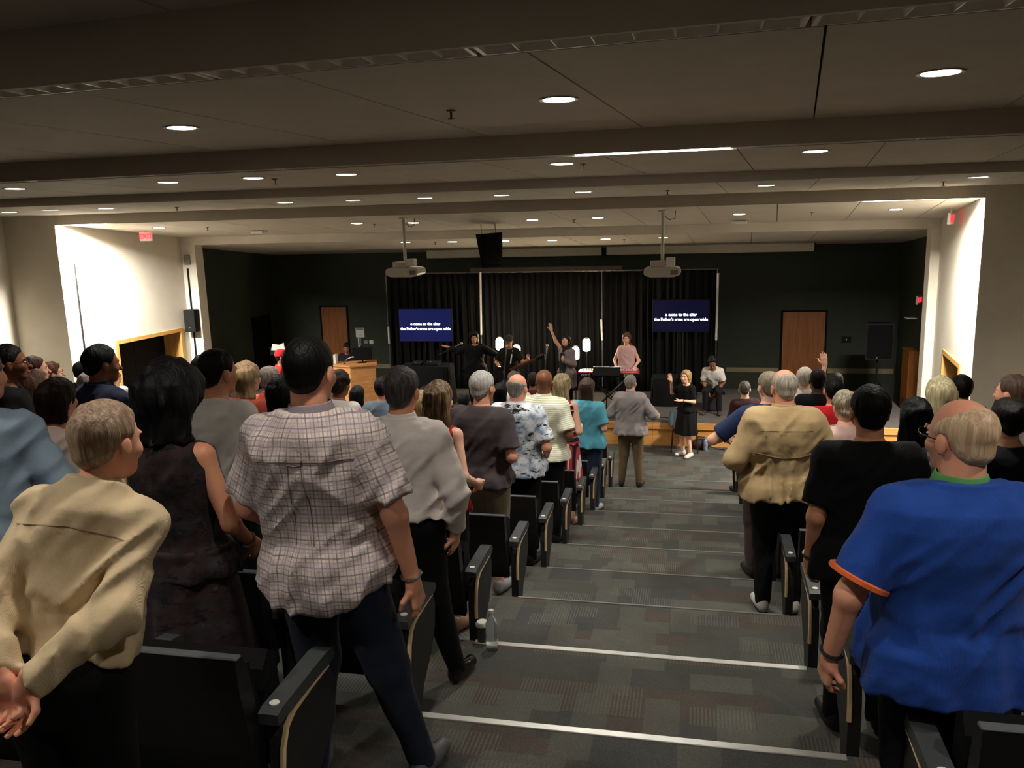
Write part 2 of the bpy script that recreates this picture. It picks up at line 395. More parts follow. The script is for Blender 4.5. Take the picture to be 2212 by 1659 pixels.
for ti, T in enumerate(TIERS):
    xa, xb = (XL, XR) if ti < 4 else ((-11.3, 4.4) if ti == 4 else (-11.25, 4.7))
    m = MB(); ceil_quad(m, xa, xb, xa, xb, T, .03, .06)
    root = struct(m.build('ceiling', M_CEILB)); CE.append(root)
    sn, sf, w = SEAMX[ti]; w = w or 1.2
    k0 = math.floor((xa-sn)/w); x = sn+k0*w; xf = sf+k0*w*1.02
    while x < xb:
        a, b = max(x+.006, xa), min(x+w-.006, xb); c, d = max(xf+.006, xa), min(xf+w*1.02-.006, xb)
        if b > a+.02 and d > c+.02:
            m = MB(); ceil_quad(m, a, b, c, d, T, 0.0, .028); m.build('ceiling_panel', M_CEIL, root)
        x += w; xf += w*1.02
    y0, z0, y1, z1, s0, s1, dz = T
    if dz is not None:
        zb = dz
        if ti == 3: xa, xb = -11.21, 3.97
        if ti == 4: xa, xb = -10.97, 4.3
        m = MB(); m.add([(xa, y1+s1*xa, zb), (xb, y1+s1*xb, zb), (xb, y1+s1*xb, z1+.06), (xa, y1+s1*xa, z1+.06), (xa, y1+s1*xa+.03, zb), (xb, y1+s1*xb+.03, zb), (xb, y1+s1*xb+.03, z1+.06), (xa, y1+s1*xa+.03, z1+.06)],
            [(0, 1, 2, 3), (7, 6, 5, 4), (0, 4, 5, 1), (3, 2, 6, 7), (0, 3, 7, 4), (1, 5, 6, 2)])
        m.build('ceiling_drop', M_CEIL, root)
def tier_z(ti, x, y):
    y0, z0, y1, z1, s0, s1, dz = TIERS[ti]; ya, yb = y0+s0*x, y1+s1*x
    return z0+(z1-z0)*(y-ya)/(yb-ya)
def on_tier(ti, px, py):
    p = atZ(px, py, TIERS[ti][1]) if abs(TIERS[ti][1]) > .01 else atY(px, py, TIERS[ti][0])
    d = ray(px, py); y = p[1]
    for _ in range(40):
        x = d[0]/d[1]*y; z = tier_z(ti, x, y); ratio = d[2]/d[1]
        f = ratio*y-z; g = ratio-(TIERS[ti][3]-TIERS[ti][1])/(TIERS[ti][2]-TIERS[ti][0])
        y -= f/g
    return d*(y/d[1])
# ---- slots with louvred fluorescent fixtures between the tiers
M_LOUV = plain('louvre_white', (246,242,232), .35, 0, .03)
M_TUBE = emit('tube_lit', (255,255,250), 9.0)
M_SLOTD = plain('slot_void', (30,28,25), .8)
def slot_fixture(x0, x1, yfun, z, depth, label, lit=False, blades=8, strong=None):
    o = empty('louvre_light', ((x0+x1)/2, yfun((x0+x1)/2), z)); tag(o, label, 'light', 'louvred ceiling light slots')
    L = (x1-x0)/2; sl = (yfun(x1)-yfun(x0))/(x1-x0); sh = Matrix.Identity(4); sh[1][0] = sl
    m = MB()
    m.box((-L, 0, .065), (L, depth, .072)); m.box((-L, -.004, .0), (L, .006, .065)); m.box((-L, depth-.006, 0), (L, depth+.004, .065)); m.box((-L, 0, 0), (-L+.02, depth, .065)); m.box((L-.02, 0, 0), (L, depth, .065))
    m.xform(sh).build('housing', M_LOUV if not lit else strong or M_TUBE, o)
    if lit:
        m = MB(); m.box((-L+.035, .012, -.006), (L-.035, depth-.012, .004)); m.xform(sh).build('diffuser', strong or M_TUBE, o)
    else:
        for i in range(1, blades):
            xx = -L+(2*L)*i/blades; m = MB(); m.add([(xx-.003, .006, .005), (xx+.003, .006, .005), (xx+.003, depth-.006, .005), (xx-.003, depth-.006, .005), (xx-.016, .006, .06), (xx+.016, .006, .06), (xx+.016, depth-.006, .06), (xx-.016, depth-.006, .06)],
                [(0, 3, 2, 1), (4, 5, 6, 7), (0, 1, 5, 4), (1, 2, 6, 5), (2, 3, 7, 6), (3, 0, 4, 7)])
            m.xform(sh).build('louvre_blade', M_LOUV, o)
        m = MB(); m.tube([(-L+.03, depth*.55, .055), (L-.03, depth*.55, .055)], .008, 6); m.xform(sh).build('lamp_tube', M_WHITE, o)
    return o
fA = lambda x: 3.62-.09*x+.03
xs = [-6.57, -5.17, -3.77, -2.37, -.97, .43, 1.83, 3.23]
for i in range(7):
    slot_fixture(xs[i]+.012, xs[i+1]-.012, fA, .742, .2, 'unlit louvred light in the nearest ceiling slot, %s from the left' % ['first', 'second', 'third', 'fourth', 'fifth', 'sixth', 'seventh'][i], blades=8)
fB = lambda x: 7.0+SLANT*x+.03
xb_ = [-9.37, -7.97, -6.57, -5.17, -3.77, -2.38, -.98, .24, 1.64, 3.04, 4.44]
ordn = ['first', 'second', 'third', 'fourth', 'fifth', 'sixth', 'seventh', 'eighth', 'ninth', 'tenth']
for i in range(10):
    lit = i == 6
    slot_fixture(xb_[i]+.012, xb_[i+1]-.012, fB, .525, .19, 'bright white linear light glowing in the second ceiling slot' if lit else 'unlit louvred light in the second ceiling slot, %s from the left' % ordn[i], lit=lit)
M_WASHT = emit('washer_tube', (255,252,240), 14.0)
slot_fixture(-11.1, -10.2, lambda x: 13.3+.03, .15, .1, 'lit linear washer over the bright left wall', True, strong=M_WASHT)
slot_fixture(2.35, 3.95, lambda x: 13.3+.03, .15, .1, 'lit linear washer over the bright right wall', True, strong=M_WASHT)
for nm, x0, x1 in (('left', -11.12, -10.35), ('right', 3.2, 3.92)):
    la = bpy.data.lights.new('washer_lamp', 'AREA'); la.shape = 'RECTANGLE'; la.size = x1-x0; la.size_y = .09; la.energy = WASH_W if nm == 'left' else WASH_W*.75; la.color = (1, .96, .88); la.spread = math.radians(125)
    lo = bpy.data.objects.new('washer_lamp', la); COL.objects.link(lo); lo.location = ((x0+x1)/2, 13.39, .135); lo.rotation_euler = (math.radians(14), 0, 0)
# ---- recessed round downlights
M_LENS = emit('downlight_lens', (255,238,214), 7.0)
M_RING = plain('downlight_ring', (150,142,128), .4, .3, .05)
dl_ring = MB(); dl_ring.lathe([(.098, .0), (.122, -.004), (.124, .002), (.1, .006)], 24)
dl_ring_me = dl_ring.mesh('trim_ring', True, M_RING)
dl_can_me = MB().lathe([(.1, -.0), (.1, .03), (.085, .05)], 24).mesh('reflector', True, plain('reflector', (230,225,215), .25, .4, .03))
dl_lens_me = MB().lathe([(.001, -.003), (.097, -.003), (.097, .006), (.001, .008)], 24).mesh('lens', True, M_LENS)
def downlight(p, slope, label, power=1.0, size=1.0):
    o = empty('downlight', (p[0], p[1], p[2]-.004)); o.rotation_euler = (slope, 0, 0); o.scale = (size,)*3
    tag(o, label, 'downlight', 'round recessed ceiling downlights')
    link_mesh('trim_ring', dl_ring_me, None, o); link_mesh('lens', dl_lens_me, None, o)
    la = bpy.data.lights.new('downlight_lamp', 'SPOT'); la.energy = DOWNLIGHT_W*power; la.color = (1, .94, .85); la.spot_size = math.radians(118); la.spot_blend = .7; la.shadow_soft_size = .09
    lo = bpy.data.objects.new('downlight_lamp', la); COL.objects.link(lo); lo.parent = o; lo.location = (0, 0, -.02); lo.rotation_euler = (-slope, 0, 0)
    return o
DL = {1: [(392, 275), (1207, 214), (2032, 156)], 2: [(32, 407), (363, 393), (547, 384), (748, 376), (1214, 353), (1761, 326)],
      3: [(20, 458), (110, 453), (228, 450), (617, 437), (763, 432), (918, 427), (1084, 421), (1260, 414), (1655, 400), (2113, 382)],
      4: [(344, 492), (771, 482), (893, 481), (1150, 475), (1291, 470), (1597, 462), (1935, 452)],
      5: [(876, 523), (977, 522), (1090, 520), (1193, 519), (1308, 516), (1432, 513)]}
tn = {1: 'the nearest ceiling tier', 2: 'the second ceiling tier', 3: 'the third ceiling tier', 4: 'the ceiling tier before the stage', 5: 'the stage ceiling'}
DPOW = {1: 2.6, 2: 2.4, 3: 2.0, 4: 1.35, 5: .12}
for ti, L in DL.items():
    sl = math.atan2(TIERS[ti][3]-TIERS[ti][1], TIERS[ti][2]-TIERS[ti][0])
    for i, (px, py) in enumerate(L):
        p = on_tier(ti, px, py); downlight(p, sl, 'lit round downlight in %s, %s from the left' % (tn[ti], ordn[i]), DPOW[ti])
for x, nm in ((-5.2, 'far left'), (-2.4, 'left'), (.6, 'right'), (3.2, 'far right')):
    downlight((x, .9, tier_z(0, x, .9)), 0, 'round downlight overhead at the camera, %s' % nm, 1.5)
for x, nm in ((-3.9, 'left'), (-1.0, 'centre'), (1.9, 'right')):  # extra row out of view, added to brighten the backs of the near rows
    downlight((x, 2.2, tier_z(0, x, 2.2)), 0, 'added unseen downlight overhead just before the first light slot, %s' % nm, 1.25)
# sprinkler heads
sp_me = MB().lathe([(.03, .0), (.03, -.008), (.008, -.01), (.008, -.05), (.022, -.052), (.022, -.056), (.002, -.06)], 12).mesh('sprinkler_head', True, plain('sprinkler_brass', (96,84,66), .4, .6))
SPR = [(1, 974, 238), (2, 593, 386), (2, 1260, 354), (3, 382, 447), (3, 1442, 411), (3, 2038, 392), (4, 808, 484), (4, 448, 491), (4, 1240, 474), (4, 1754, 459), (5, 940, 523), (5, 1348, 517)]
for i, (ti, px, py) in enumerate(SPR):
    p = on_tier(ti, px, py); o = link_mesh('sprinkler_head', sp_me, None, None, p)
    tag(o, 'small dark sprinkler head on %s, %s' % (tn[ti], ['left of the centre downlight', 'left part', 'near the centre light', 'far left', 'centre right', 'far right', 'by the left projector pole', 'above the left column', 'between two centre lamps', 'right of the ceiling device', 'left of the hanging speaker', 'right part'][i]), 'sprinkler')
# ------------------------------------------------------------------ people: bodies and clothes grown from distance fields
_LAT = RNG.random((32, 32, 32)).astype(np.float32)*2-1
def vnoise(p, f):
    q = p*np.asarray(f, np.float32); i = np.floor(q).astype(np.int32); t = q-i; t = t*t*(3-2*t); i &= 31; j = (i+1) & 31
    x0, y0, z0 = i[..., 0], i[..., 1], i[..., 2]; x1, y1, z1 = j[..., 0], j[..., 1], j[..., 2]; u, v, w = t[..., 0], t[..., 1], t[..., 2]
    L = _LAT
    a = (L[x0, y0, z0]*(1-u)+L[x1, y0, z0]*u)*(1-v)+(L[x0, y1, z0]*(1-u)+L[x1, y1, z0]*u)*v
    b = (L[x0, y0, z1]*(1-u)+L[x1, y0, z1]*u)*(1-v)+(L[x0, y1, z1]*(1-u)+L[x1, y1, z1]*u)*v
    return a*(1-w)+b*w
def smin(a, b, k):
    h = np.clip(.5+.5*(b-a)/k, 0, 1); return b+(a-b)*h-k*h*(1-h)
def smax(a, b, k): return -smin(-a, -b, k)
def cone(p, a, b, ra, rb):
    a = np.asarray(a, np.float32); b = np.asarray(b, np.float32); d = b-a; L = float(d@d)+1e-9
    t = np.clip(((p-a)@d)/L, 0, 1); return np.linalg.norm(p-a-t[..., None]*d, axis=-1)-(ra+(rb-ra)*t)
def ell(p, c, r):
    q = (p-np.asarray(c, np.float32))/np.asarray(r, np.float32); k0 = np.linalg.norm(q, axis=-1); k1 = np.linalg.norm(q/np.asarray(r, np.float32), axis=-1)+1e-6
    return k0*(k0-1)/k1
def stack(p, zs, aw, bw, cy, n=2.5):
    """column of super-ellipses: half width aw, half depth bw, centre cy along z"""
    z = p[..., 2]; a = np.interp(z, zs, aw); b = np.interp(z, zs, bw); c = np.interp(z, zs, cy)
    k = (np.abs(p[..., 0]/a)**n+np.abs((p[..., 1]-c)/b)**n)**(1/n); d = (k-1)*np.minimum(a, b)*.9
    return np.maximum(d, np.maximum(zs[0]-z, z-zs[-1]))
def surf(f, lo, hi, h):
    lo = np.asarray(lo, np.float32)-2*h; hi = np.asarray(hi, np.float32)+2*h
    ax = [np.arange(lo[i], hi[i]+h, h, dtype=np.float32) for i in range(3)]
    P = np.stack(np.meshgrid(*ax, indexing='ij'), -1); F = f(P).astype(np.float32)
    F[0], F[-1] = 1, 1; F[:, 0], F[:, -1] = 1, 1; F[:, :, 0], F[:, :, -1] = 1, 1
    S = F < 0
    cs = [(i, j, k) for i in (0, 1) for j in (0, 1) for k in (0, 1)]
    def sl(A, c): return A[c[0]:A.shape[0]-1+c[0], c[1]:A.shape[1]-1+c[1], c[2]:A.shape[2]-1+c[2]]
    cnt = sum(sl(S, c).astype(np.int8) for c in cs); act = (cnt > 0) & (cnt < 8)
    ii = np.argwhere(act)
    if len(ii) == 0: return np.zeros((0, 3), np.float32), np.zeros((0, 4), np.int32)
    idx = -np.ones(act.shape, np.int32); idx[act] = np.arange(len(ii))
    V = {c: F[ii[:, 0]+c[0], ii[:, 1]+c[1], ii[:, 2]+c[2]] for c in cs}
    acc = np.zeros((len(ii), 3), np.float32); num = np.zeros(len(ii), np.float32)
    for a in cs:
        for k in range(3):
            if a[k] == 0:
                b = list(a); b[k] = 1; b = tuple(b); va, vb = V[a], V[b]; m = (va < 0) != (vb < 0)
                t = np.where(m, va/np.where(m, va-vb, 1), 0); pos = np.tile(np.array(a, np.float32), (len(ii), 1)); pos[:, k] += t
                acc += pos*m[:, None]; num += m
    verts = lo+h*(ii+acc/num[:, None]); quads = []
    for k in range(3):
        sA = [slice(1, -1)]*3; sA[k] = slice(0, -1); sB = list(sA); sB[k] = slice(1, None)
        A = S[tuple(sA)]; B = S[tuple(sB)]; e = np.argwhere(A != B)
        if len(e) == 0: continue
        e = e+1; e[:, k] -= 1; o1, o2 = [(1, 2), (2, 0), (0, 1)][k]
        def cell(d1, d2):
            q = e.copy(); q[:, o1] += d1; q[:, o2] += d2; return idx[q[:, 0], q[:, 1], q[:, 2]]
        Q = np.stack([cell(-1, -1), cell(0, -1), cell(0, 0), cell(-1, 0)], 1)
        flip = ~S[e[:, 0], e[:, 1], e[:, 2]]; Q[flip] = Q[flip][:, ::-1]; quads.append(Q)
    Q = np.concatenate(quads); Q = Q[(Q >= 0).all(1)]
    return verts, Q
def near_add(d, P, fn, th=.05):
    m = np.abs(d) < th; d = d.copy(); d[m] += fn(P[m]); return d
def np_mesh(name, pieces, mat, parent, k=1.0, fab=None):
    vs, qs, n = [], [], 0
    for v, q in pieces:
        vs.append(v); qs.append(q+n); n += len(v)
    v = np.concatenate(vs).astype(np.float32); q = np.concatenate(qs).astype(np.int32)
    me = bpy.data.meshes.new(name); me.vertices.add(len(v)); me.vertices.foreach_set('co', (v*k).ravel())
    me.loops.add(q.size); me.loops.foreach_set('vertex_index', q.ravel()); me.polygons.add(len(q))
    me.polygons.foreach_set('loop_start', np.arange(0, q.size, 4, dtype=np.int32)); me.polygons.foreach_set('use_smooth', np.ones(len(q), bool))
    if fab is not None:
        a = me.attributes.new('fab', 'FLOAT_VECTOR', 'POINT'); a.data.foreach_set('vector', fab(v).astype(np.float32).ravel())
    me.update(calc_edges=True); me.validate(); me.materials.append(mat)
    return link_mesh(name, me, None, parent)
def rotm(ax, a):
    c, s = math.cos(a), math.sin(a)
    return {'x': np.array([[1, 0, 0], [0, c, -s], [0, s, c]]), 'y': np.array([[c, 0, s], [0, 1, 0], [-s, 0, c]]), 'z': np.array([[c, -s, 0], [s, c, 0], [0, 0, 1]])}[ax]
def nrm(v): v = np.asarray(v, float); return v/(np.linalg.norm(v)+1e-9)
SKIN = {'light': skin_mat('skin_light', (236,190,162)), 'tan': skin_mat('skin_tan', (206,150,116)), 'brown': skin_mat('skin_brown', (130,84,58)), 'dark': skin_mat('skin_dark', (78,48,34)), 'ruddy': skin_mat('skin_ruddy', (234,172,142))}
M_EYE = plain('eye_white', (225,220,212), .2, 0, .02, bump=0); M_IRIS = plain('eye_iris', (40,26,18), .15, 0, .02, bump=0); M_LIP = plain('lip', (160,84,76), .45, 0, .05)
M_GLASSF = plain('spectacle_frame', (22,20,20), .3)
POSE = {'down': ((.055, -.035, -.285), (.07, .02, -.535)), 'front': ((.07, -.03, -.28), (-.07, .19, -.33)), 'low': ((.075, -.04, -.28), (-.05, .13, -.47)),
        'back': ((.035, -.13, -.25), (-.12, -.235, -.44)), 'hip': ((.16, -.05, -.25), (.02, .06, -.42)), 'chest': ((.08, -.01, -.28), (-.1, .2, -.16))}
HANDS = {}
def hand_piece(wr, d, palm, side, curl, h):
    """hand growing from wrist wr along d, palm facing 'palm'; side=+1 puts the thumb on the side d x palm"""
    d = nrm(d); palm = nrm(np.asarray(palm)-d*(np.dot(palm, d))); t = np.cross(palm, d)*side
    Rm = np.stack([d, t, palm], 1)              # local (u along fingers, v thumb side, w palm)
    fing = [(.031, .066, .0), (.011, .074, .02), (-.010, .069, .05), (-.030, .053, .1)]
    segs = []
    for v0, L, sp in fing:
        b = np.array([.088-.25*abs(v0-.01), v0, 0]); a1 = curl*.75; a2 = curl*1.7
        spv = (v0)*.9*(1-min(curl, 1)*.7)
        d1 = np.array([math.cos(a1), spv, math.sin(a1)]); d2 = np.array([math.cos(a2), spv*.8, math.sin(a2)])
        m = b+nrm(d1)*L*.52; e = m+nrm(d2)*L*.48; segs.append((b, m, e))
    th0 = np.array([.022, .03, .004]); th1 = th0+nrm([.55, .62, .25+curl*.3])*.042; th2 = th1+nrm([.85, .25-curl*.3, .2+curl*.5])*.034
    def f(P):
        q = P@Rm.astype(np.float32)
        dd = None
        for b, m, e in segs:
            pal = cone(q, (.004, b[1]*.62, 0), b, .0165, .0125); dd = pal if dd is None else smin(dd, pal, .014)
        dd = smin(dd, cone(q, (-.03, 0, 0), (.02, 0, 0), .0255, .022), .02); dd = smin(dd, cone(q, (.01, .01, 0), th0, .017, .0145), .014)
        for b, m, e in segs: dd = np.minimum(dd, smin(cone(q, b, m, .0102, .0092), cone(q, m, e, .0092, .0074), .004))
        return smin(dd, smin(cone(q, th0, th1, .0125, .011), cone(q, th1, th2, .011, .0085), .004), .006)
    lo = np.array([-.06, -.1, -.11]); hi = np.array([.19, .1, .11]); R_ = .0
    def g(P): return f(P)
    # sample in a box aligned with the hand, then rotate out
    def f2(P):
        return f(P@Rm.T.astype(np.float32))
    v, q = surf(lambda P: f(P@np.linalg.inv(Rm).astype(np.float32)), lo, hi, h)
    v = v@Rm.T.astype(np.float32)+np.asarray(wr, np.float32)
    if np.linalg.det(Rm) < 0: q = q[:, ::-1]
    return v, q
def person(label, head=None, Y=None, row=0, z0=None, H=None, xy=None, yaw=0.0, lean=0.0, side=0.0, g=1.0, belly=0.0, sh=1.0, skin='light', res=.014,
           hp=(0, 0, 0), hair=('short', (40, 30, 24)), top=None, sleeve='short', hem=.93, bottom=('pants', (16, 16, 20)), arms=('low', 'low'), hands=(.5, .5), handdir=(None, None),
           palm=(None, None), shoes=(20, 20, 22), face=False, collar=None, glasses=False, watch=None, legs='stand', spread=.0, group='congregation standing at their seats', female=False, extra=None, cuffc=None, category='person', neck=None, tailhem=0.0, swirl=1.0):
    hz = .91 if legs != 'sit' else .54
    RL = rotm('y', side)@rotm('x', -lean); hip = np.array([0, 0, hz])
    def T(p): return RL@(np.asarray(p, float)-np.array([0, 0, .91]))+hip
    HS = 1.045; hy, hpch, ht = hp
    Rh = rotm('z', hy)@rotm('x', -hpch)@rotm('y', ht); nb = T((0, -.015, 1.46)); hc = nb+(RL@rotm('x', lean*.55))@(np.array([0, .035, .166])) + Rh@np.array([0, .0, .0])
    htop = hc+Rh@np.array([0, -.012, .118*HS])
    if z0 is None: z0 = zrow(row)
    if head is not None:
        P = atY(head[0], head[1], Y); k = (P[2]-z0)/htop[2] if H is None else H/1.75
        rz = rotm('z', yaw); off = rz@(htop*k); bx, by = P[0]-off[0], P[1]-off[1]
    else: k = H/1.75; bx, by = xy
    root = empty('person', (bx, by, z0), yaw); tag(root, label, category, group)
    sk = SKIN[skin]; f32 = np.float32; Ri = RL.T.astype(f32)
    def loc(P): return (P-hip.astype(f32))@RL.astype(f32)+np.array([0, 0, .91], f32)      # into upright torso space
    fw = .9 if female else 1.0
    zs = np.array([.78, .86, .95, 1.04, 1.16, 1.28, 1.36, 1.42, 1.47, 1.50])
    aw = np.array([.14, .168, .165, .142, .150, .166, .168, .150, .085, .06])*g*(np.array([1.03, 1.05, 1.0, .88, .9, .92, .92, .9, .9, .9]) if female else 1)
    bw = np.array([.10, .118, .112, .10, .108, .118, .112, .095, .07, .055])*(.4+.6*g)
    bw = bw+belly*np.array([.2, .6, 1, 1, .8, .3, 0, 0, 0, 0])*.5; cy = np.array([0, -.005, 0, .005, 0, -.005, -.012, -.02, -.02, -.015])+belly*np.array([.2, .5, .8, .8, .5, .2, 0, 0, 0, 0])*.35
    SJ = [T((s*.157*sh*fw*(.6+.4*g), -.015, 1.405)) for s in (-1, 1)]   # 0 = left(-x), 1 = right(+x)
    E, Wr = [], []
    for i, s in enumerate((-1, 1)):
        a = arms[i]; e, w = POSE[a] if isinstance(a, str) else a
        gx = (g-1)*.08
        Rb = RL if not isinstance(a, str) or a in ('back', 'chest', 'front') else np.eye(3)
        E.append(SJ[i]+Rb@np.array([(e[0]+gx)*s, e[1], e[2]])); Wr.append(SJ[i]+Rb@np.array([(w[0]+gx)*s, w[1], w[2]]))
    ga = .75+.25*g; ga *= .88 if female else 1.0
    def arm_d(P, i, ru=.0, cut=None):
        return smin(cone(P, SJ[i], E[i], .052*ga+ru, .041*ga+ru), cone(P, E[i], Wr[i], .041*ga+ru, .0275*ga+ru), .025)
    if legs == 'stand':
        KN = [np.array([s*(.095+spread*.5), .03, .5]) for s in (-1, 1)]; AN = [np.array([s*(.105+spread), -.03, .085]) for s in (-1, 1)]
    elif isinstance(legs, tuple): KN, AN = [np.array(p) for p in legs[0]], [np.array(p) for p in legs[1]]
    else:
        KN = [np.array([s*.14, .42, .52]) for s in (-1, 1)]; AN = [np.array([s*.15, .40, .09]) for s in (-1, 1)]
    HJ = [hip+np.array([s*.088*(.5+.5*g), 0, -.0]) for s in (-1, 1)]; gl = .7+.3*g
    def leg_d(P, i, r=0.0): return smin(cone(P, HJ[i], KN[i], .088*gl+r, .056*gl+r), cone(P, KN[i], AN[i], .054*gl+r*.9, .036*gl+r*.75), .03)
    # --- skin: head, neck, torso, limbs
    RhT = Rh.astype(f32)
    def head_d(P):
        q = (P-hc.astype(f32))@RhT/HS
        d = smin(ell(q, (0, -.014, .03), (.0755, .096, .086)), ell(q, (0, .024, -.034), (.059, .07, .084)), .035)
        d = smin(d, ell(q, (0, .06, -.088), (.034, .03, .026)), .025)
        d = smin(d, ell(q, (0, .083, .02), (.048, .012, .01)), .012)
        ax = np.abs(q[..., 0]); qa = np.stack([ax, q[..., 1], q[..., 2]], -1)
        d = smin(d, ell(qa, (.036, .066, -.03), (.024, .02, .022)), .02)
        d = smax(d, -ell(qa, (.03, .1, .004), (.017, .016, .01)), .008)
        d = smin(d, cone(q, (0, .09, .0), (0, .112, -.034), .0075, .0125), .009)
        d = smin(d, ell(q, (0, .093, -.062), (.023, .009, .008)), .007)
        d = smin(d, ell(qa, (.0785, -.006, -.014), (.0095, .021, .033)), .007)
        return d*HS
    nr = neck or (.056*(.6+.4*g)*(.86 if female else 1))
    nk0 = hc+Rh@np.array([0, -.02, -.055])
    hres = min(res*.72, .012)
    def headneck(P): return smin(head_d(P), cone(P, nk0, nb+np.array([0, 0, -.03]), nr, nr*1.12), .022)
    pieces = [surf(headneck, np.minimum(hc, nb)-np.array([.12, .15, .15]), hc+np.array([.12, .15, .15]), hres)]
    def bodyd(P):
        LB = np.array([.6, .78, .86, .88, .9, .9, .9, .9, .9, .9]); d = stack(loc(P), np.concatenate([[.84], zs[1:]]), aw*LB, bw*LB*.97, cy); d = smin(d, cone(P, SJ[0], SJ[1], .044, .044), .04); d = smin(d, cone(P, nb, nk0, nr*1.02, nr), .02)
        for i in (0, 1): d = smin(d, arm_d(P, i), .03); d = smin(d, leg_d(P, i), .03)
        return d
    pts = np.array([*SJ, *E, *Wr, *KN, *AN, hip, nb]); pad = .16*max(g, 1)
    bres = res*1.35
    pieces.append(surf(bodyd, pts.min(0)-pad, pts.max(0)+np.array([pad, pad, .03]), bres))
    for i, s in enumerate((-1, 1)):
        d = nrm(Wr[i]-E[i]) if handdir[i] is None else nrm(handdir[i])
        pm = palm[i] if palm[i] is not None else (np.array([-s, .15, 0]) if abs(d[2]) > .6 else np.array([0, -.1, 1.0]) if arms[i] in ('front', 'chest') else np.array([-s, 0, .2]))
        pieces.append(hand_piece(Wr[i]+d*.012, d, pm, s*(1 if True else 1), hands[i], max(.0052, res*.5)))
    np_mesh('body', pieces, sk, root, k)
    # --- clothes
    seedv = RNG.random(3).astype(f32)*20
    def folds(P, amp):
        if amp <= 0: return 0
        q = P+seedv
        warp = vnoise(q, (3, 3, 3))[..., None]*np.array([.05, .05, .12], f32)
        a = vnoise(q+warp, (13, 13, 3.2)); b = vnoise(q+warp*2, (6, 6, 14)); c = vnoise(q@rotm('y', .7).astype(f32)+warp, (17, 8, 5))
        low = np.clip((1.2-P[..., 2])/.35, 0, 1)
        rd = lambda n: (np.abs(n)*2.2-.7)
        return amp*swirl*(rd(a)*(.35+.9*low)+b*.7*low+rd(c)*.75*(1-.4*low))
    cl = top[3] if top and len(top) > 3 else .016
    if top:
        tm, amp = top[0], (top[2] if len(top) > 2 else .011)
        hemz = hem
        def shirt(P):
            L = loc(P); xx = np.clip(L[..., 2], .7, 1.5)
            ex = cl+.012*np.clip((1.15-L[..., 2])/.2, 0, 1.0)
            zz = np.concatenate([[.5, .7], zs]); A = np.concatenate([[aw[1]*1.02, aw[1]*1.01], aw]); B = np.concatenate([[bw[1]*1.03, bw[1]*1.02], bw]); C = np.concatenate([[cy[1], cy[1]], cy])
            A = np.where(zz < .93, np.maximum(A, aw[2]), A); B = np.where(zz < .93, np.maximum(B, bw[2]), B)
            d = stack(L, zz, A, B, C)-ex
            sm = (SJ[0]+SJ[1])/2; d = smin(d, cone(P, SJ[0], SJ[1], .06*ga+cl*.55, .06*ga+cl*.55), .05) if sleeve != 'none' else smin(d, cone(P, sm+(SJ[0]-sm)*.62, sm+(SJ[1]-sm)*.62, .052*ga+cl*.4, .052*ga+cl*.4), .04)
            d = smin(d, cone(P, T((0, -.02, 1.42)), T((0, -.008, 1.50)), nr*1.5, nr*1.2), .045)
            d = smax(d, (hemz-tailhem*np.clip(1-(L[..., 0]/.17)**2, -1, 1))-L[..., 2], .008)
            if sleeve != 'none':
                for i in (0, 1):
                    if sleeve == 'short':
                        c_ = SJ[i]+(E[i]-SJ[i])*.82; dn = nrm(E[i]-SJ[i])
                        a = cone(P, SJ[i], E[i], .058*ga+cl*.8, .054*ga+cl*1.5); a = smax(a, ((P-c_.astype(f32))@dn.astype(f32)), .006)
                    else:
                        c_ = Wr[i]-nrm(Wr[i]-E[i])*(.01 if sleeve == 'long' else .12); dn = nrm(Wr[i]-E[i])
                        a = smin(cone(P, SJ[i], E[i], .056*ga+cl*.8, .048*ga+cl*.9), cone(P, E[i], Wr[i], .048*ga+cl*.9, .034*ga+cl*.6), .03)
                        a = smax(a, np.where(((P-E[i].astype(f32))@dn.astype(f32)) > 0, (P-c_.astype(f32))@dn.astype(f32), -1.0), .004)
                    d = smin(d, a, .03)
            d = smax(d, L[..., 2]-(1.494 if collar else 1.482-(.02 if female else 0))-.25*L[..., 1]*-1, .006)
            d = near_add(d, P, lambda p: folds(p, amp)) if amp > 0 else d
            # neck opening
            q = (P-nb.astype(f32))@RL.astype(f32); d = smax(d, -(np.sqrt((q[..., 0]/1.05)**2+(q[..., 1]-.012)**2)-nr*1.12)*np.where(q[..., 2] > -.02, 1, 0)-np.where(q[..., 2] > -.02, 0, 1), .004)
            return d
        pp = [*SJ, hip+RL@np.array([0, 0, hemz-tailhem-.91])]; ends = []
        for i in (0, 1):
            if sleeve == 'short': ends.append(E[i])
            elif sleeve != 'none': ends += [E[i], Wr[i]]
        pp = np.array(pp+ends); lo = pp.min(0)-np.array([.1, .1, .02]); hi = pp.max(0)+np.array([.1, .1, .02])
        wid = aw.max()+.06; dep = bw.max()+abs(cy).max()+.06
        for c_ in (hip+RL@np.array([0, 0, hemz-tailhem-.91]), hip+RL@np.array([0, 0, .2]), T((0, 0, 1.3))): lo = np.minimum(lo, c_-np.array([wid, dep, .06])); hi = np.maximum(hi, c_+np.array([wid, dep, .06]))
        hi[2] = max(hi[2], SJ[0][2]+.09, nb[2]+.02)
